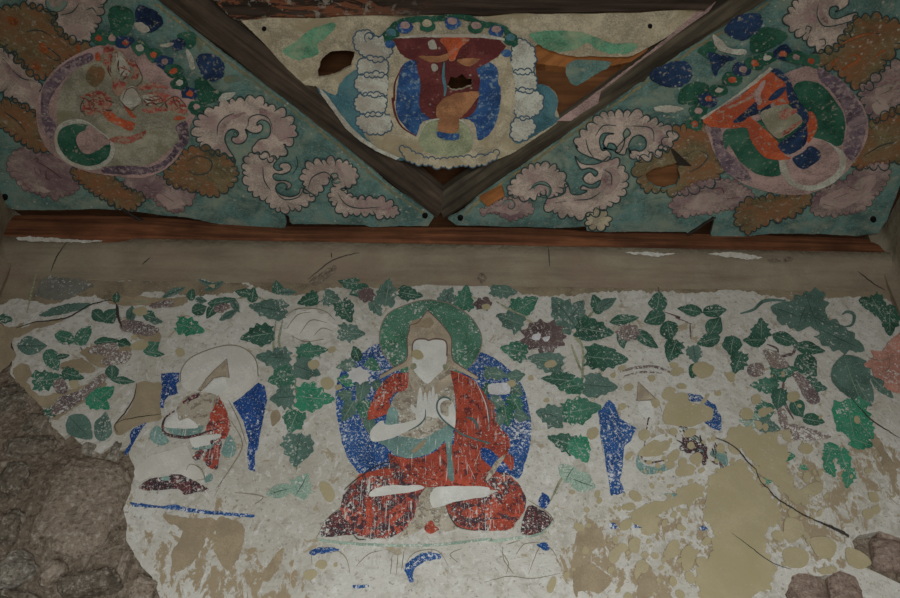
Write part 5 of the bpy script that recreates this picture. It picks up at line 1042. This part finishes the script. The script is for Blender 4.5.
for s in spots: patch('small tan clay fill spot dotting the mural plaster', s, 'tan', 6, .5, 'small tan fill spots')
rs = random.Random(11); placed = []
for _ in range(6000):
    x, y = rs.uniform(540, 900), rs.uniform(350, 598)
    dens = max(0, 1 - math.hypot((x - 720) / 150, (y - 510) / 95)) * 1.9 + .10
    if rs.random() > dens or (x > 780 and y > 568) or (x > 845 and y > 525): continue
    if x < 640 and y < 490: continue
    r0 = rs.choice((1.2, 1.6, 2.2, 3, 4, 5.2, 7.0))
    if any(math.dist((x, y), p[:2]) < p[2] + r0 - 1.0 for p in placed): continue
    placed.append((x, y, r0))
    if len(placed) > 260: break
for x, y, r0 in placed:
    a0 = rs.uniform(0, 3); e_ = rs.uniform(.55, .95)
    pts = [(x + r0 * math.cos(a) * math.cos(a0) - r0 * e_ * math.sin(a) * math.sin(a0), y + r0 * math.cos(a) * math.sin(a0) + r0 * e_ * math.sin(a) * math.cos(a0)) for a in [i * .785 for i in range(8)]]
    patch('small tan clay fill spot dotting the mural plaster', pts, 'tan', 6, .6, 'small tan fill spots')
patch('brown clay patch left of the left figure, over its fallen scarf', 'c0 510,392 540,378 575,385 600,382 606,420 600,470 600,520 560,530 500,550 450,580 430,570 428,540 470,500 495,460', 'bare', 4, .8, None, 'bare_clay_patch')
for lb, s in (('brown bare clay patch under the left figure base line, left half', 'd0 620,285 700,300 780,300 820,330 780,360 740,440 700,480 650,500 640,430 680,350 620,310'),
              ('brown bare clay patch under the left figure base line, right half', 'd1 -10,310 30,300 90,340 80,420 40,490 10,480 -20,420'),
              ('brown bare clay streak low between the left figure and the throne', 'd1 160,520 200,440 240,410 225,470 180,535'),
              ('brown bare clay patch right of the red lap, upper', 'd2 510,370 550,330 600,350 620,400 580,410 560,440 520,430'),
              ('brown bare clay patch right of the red lap, lower', 'd2 500,500 560,470 600,490 640,530 600,580 530,570 505,590'),
              ('brown bare clay streak left of the biggest tan fill', 'd2 740,560 750,470 770,400 780,380 760,440 800,500 810,560 780,600 740,598'),
              ('grey-brown bare clay at the left rim above the rubble', 'c0 -30,170 40,180 90,160 60,200 40,240 60,290 20,330 -30,350'),
              ('brown scar among the leaves of the upper left corner', 'c0 235,310 300,295 350,320 340,350 290,345 230,335'),
              ('brown bare streak along the top left leaves beside the rim', 'c0 -20,160 40,190 120,165 190,150 250,140 200,165 120,190 60,215 20,200'),
              ('brown bare clay between the leaf pairs of the upper left corner', 'c0 300,265 380,240 450,250 500,240 470,290 400,320 370,330 330,300'),
              ('brown bare clay under the lowest leaf pairs at the left', 'c0 140,450 220,420 300,400 360,370 400,390 340,440 260,490 200,520 170,480'),
              ('brown bare clay right of the dark vertical crack', 'c0 460,150 520,160 590,190 600,225 560,232 500,205'),
              ('brown bare streak between leaf sprigs above the left halo', 'c0 400,80 500,60 640,70 700,60 690,90 600,105 560,95 470,95'),
              ('brown bare clay along the broken left plaster rim', 'c0 50,330 90,310 120,350 100,380 130,420 170,440 160,470 120,440 60,380'),
              ('brown hole in the plaster above the tan fill, beside the band', 'd3 800,-20 830,20 850,60 890,110 840,120 820,60 790,10')):
    patch(lb, s, 'bare', 3, 1.6, None, 'bare_clay_patch')
def crackline(label, pts, wd=1.1, lay=8):
    tag(Bag(WALL, lay).line(pts, wd, r=.5).obj('plaster_crack', 'ink'), label, 'crack')
tag(Bag(WALL, 9).line([(x, y - .4) for x, y in crk], 1.5, False, r=.7, taper=lambda t: .42 + .25 * t + .4 * math.sin(9 * t) ** 2 + (8 * max(0, t - .8) if t < .97 else .3)).obj('plaster_crack', 'ink'), 'long dark diagonal crack across the lower right of the mural', 'crack')  # dark stroke painted over the open gap, standing in for the shade inside
crackline('fine crack running from the long crack up through the right leaves', 'c3 715,440 750,480 800,530 897,590')
crackline('fine crack across the biggest tan clay fill', 'd3 270,355 330,400 380,440 430,470 490,490', .8)
crackline('fine brown crack across the upper left leaves', 'c0 60,180 130,158 250,140 330,95 410,75 440,95', 1.3)
crackline('crack around the loose plaster left of the left figure', 'c0 510,385 500,440 470,490 430,540 440,570', 1.2)
crackline('dark vertical crack beside the left leaf pair', 'c0 437,90 440,130 455,175', 2.6)
crackline('fine crack left of the left scarf', 'c0 430,540 470,520 600,500', .8)

# ------------------------------------------------------------------ stones and clay lumps
def stone(name, label, win, x, y, w_, h_, dep, mat, rot=0, seed=0, out=.0, group=None, sub=5, amp=.24):
    k = WIN[win][2]; cx, cy = W_(win, x, y); p = on_y(cx, cy, YW)
    a = (on_y(cx + w_ / k / 2, cy, YW) - on_y(cx - w_ / k / 2, cy, YW)).length / 2
    b = (on_y(cx, cy - h_ / k / 2, YW) - on_y(cx, cy + h_ / k / 2, YW)).length / 2
    bm = bmesh.new(); bmesh.ops.create_icosphere(bm, subdivisions=sub, radius=1)
    cs, sn = math.cos(math.radians(rot)), math.sin(math.radians(rot))
    for v_ in bm.verts:
        n_ = v_.co.normalized(); q = n_ * 1.3 + Vector((seed * 3.1, seed, 7))
        # blocky, chipped outline: flatten towards a few random planes, then roughen
        s_ = 1.0 + amp * noise.noise(q) + .6 * amp * noise.noise(q * 2.7) + .3 * amp * noise.fractal(q * 6, 1.0, 2.0, 4)
        c_ = n_ * s_
        e = 0.5 if name == 'mud_brick' else 0.66
        c_ = Vector([math.copysign(abs(t) ** e, t) for t in c_])
        X, Z = c_.x * a, c_.z * b
        v_.co = Vector((X * cs + Z * sn, c_.y * dep, -X * sn + Z * cs))
    me = bpy.data.meshes.new(name); bm.to_mesh(me); bm.free()
    for pl_ in me.polygons: pl_.use_smooth = True
    me.materials.append(M[mat]); o = bpy.data.objects.new(name, me); COL.objects.link(o)
    o.location = (p.x, YW + .022 - out, p.z)
    return tag(o, label, 'stone', group)
stone('boulder', 'big rounded clay-coloured boulder bared at the lower left', 'd0', 300, 252, 320, 355, .052, 'boulder', 8, 1, .0, amp=.10)
stone('stone', 'small squarish stone wedged over the top of the big boulder', 'd0', 330, 38, 62, 44, .03, 'stone_light', 10, 2)
stone('stone', 'upright oval stone right of the small squarish one', 'd0', 428, 48, 48, 80, .03, 'stone_light', 15, 3)
stone('stone', 'small pebble between the boulder and the plaster edge', 'd0', 476, 142, 26, 46, .028, 'boulder', -20, 4)
stone('stone', 'pale whitish tilted stone at the lower left corner', 'd0', 55, 496, 160, 112, .06, 'stone_light', -38, 5)
stone('stone', 'brown tilted stone right of the pale whitish one', 'd0', 196, 512, 64, 105, .05, 'boulder', 42, 6)
stone('stone', 'long grey stone at the bottom below the big boulder', 'd0', 330, 545, 235, 85, .06, 'stone', -12, 7)
stone('stone', 'narrow upright clay lump below the boulder at the plaster edge', 'd0', 458, 475, 42, 140, .03, 'boulder', 5, 8)
stone('stone', 'brown stone at the bottom beside the plaster edge', 'd0', 530, 565, 110, 100, .04, 'boulder', 20, 9)
stone('stone', 'dark rough stone above the left of the boulder', 'd0', 110, 32, 210, 80, .04, 'stone', -8, 10)
stone('stone', 'dark rough stone at the left edge beside the boulder', 'd0', 50, 150, 120, 130, .04, 'stone', 20, 11)
stone('stone', 'dark stone at the left edge under the rough stones', 'd0', 40, 330, 100, 130, .04, 'stone', 0, 12)
stone('stone', 'uppermost dark stone at the left edge below the leaves', 'c0', 40, 440, 150, 110, .03, 'stone', -10, 13)
stone('stone', 'dark stone between the uppermost stone and the green leaf scraps', 'c0', 130, 540, 120, 90, .03, 'stone', 10, 14)
stone('stone', 'dark flat stone at the very bottom left corner', 'd0', 60, 592, 190, 30, .05, 'stone', 8, 15)
stone('mud_brick', 'reddish mud brick bared at the lower right edge', 'd3', 860, 430, 120, 120, .024, 'brick', 10, 16, amp=.12)
stone('mud_brick', 'thin mud brick above the larger one at the lower right edge', 'd3', 860, 362, 90, 30, .02, 'brick', 8, 17)
stone('mud_brick', 'left broken mud brick in the hole at the bottom right', 'd3', 548, 565, 150, 150, .022, 'brick', -6, 18, amp=.10)
stone('mud_brick', 'right broken mud brick in the hole at the bottom right', 'd3', 708, 560, 140, 140, .022, 'brick', 5, 19, amp=.10)
# painted stem on the right hand wall beside the corner
SW = Surf(lambda x, y, o: CAM + ray(x, y) * ((XR - .012 - o) / ray(x, y).x))
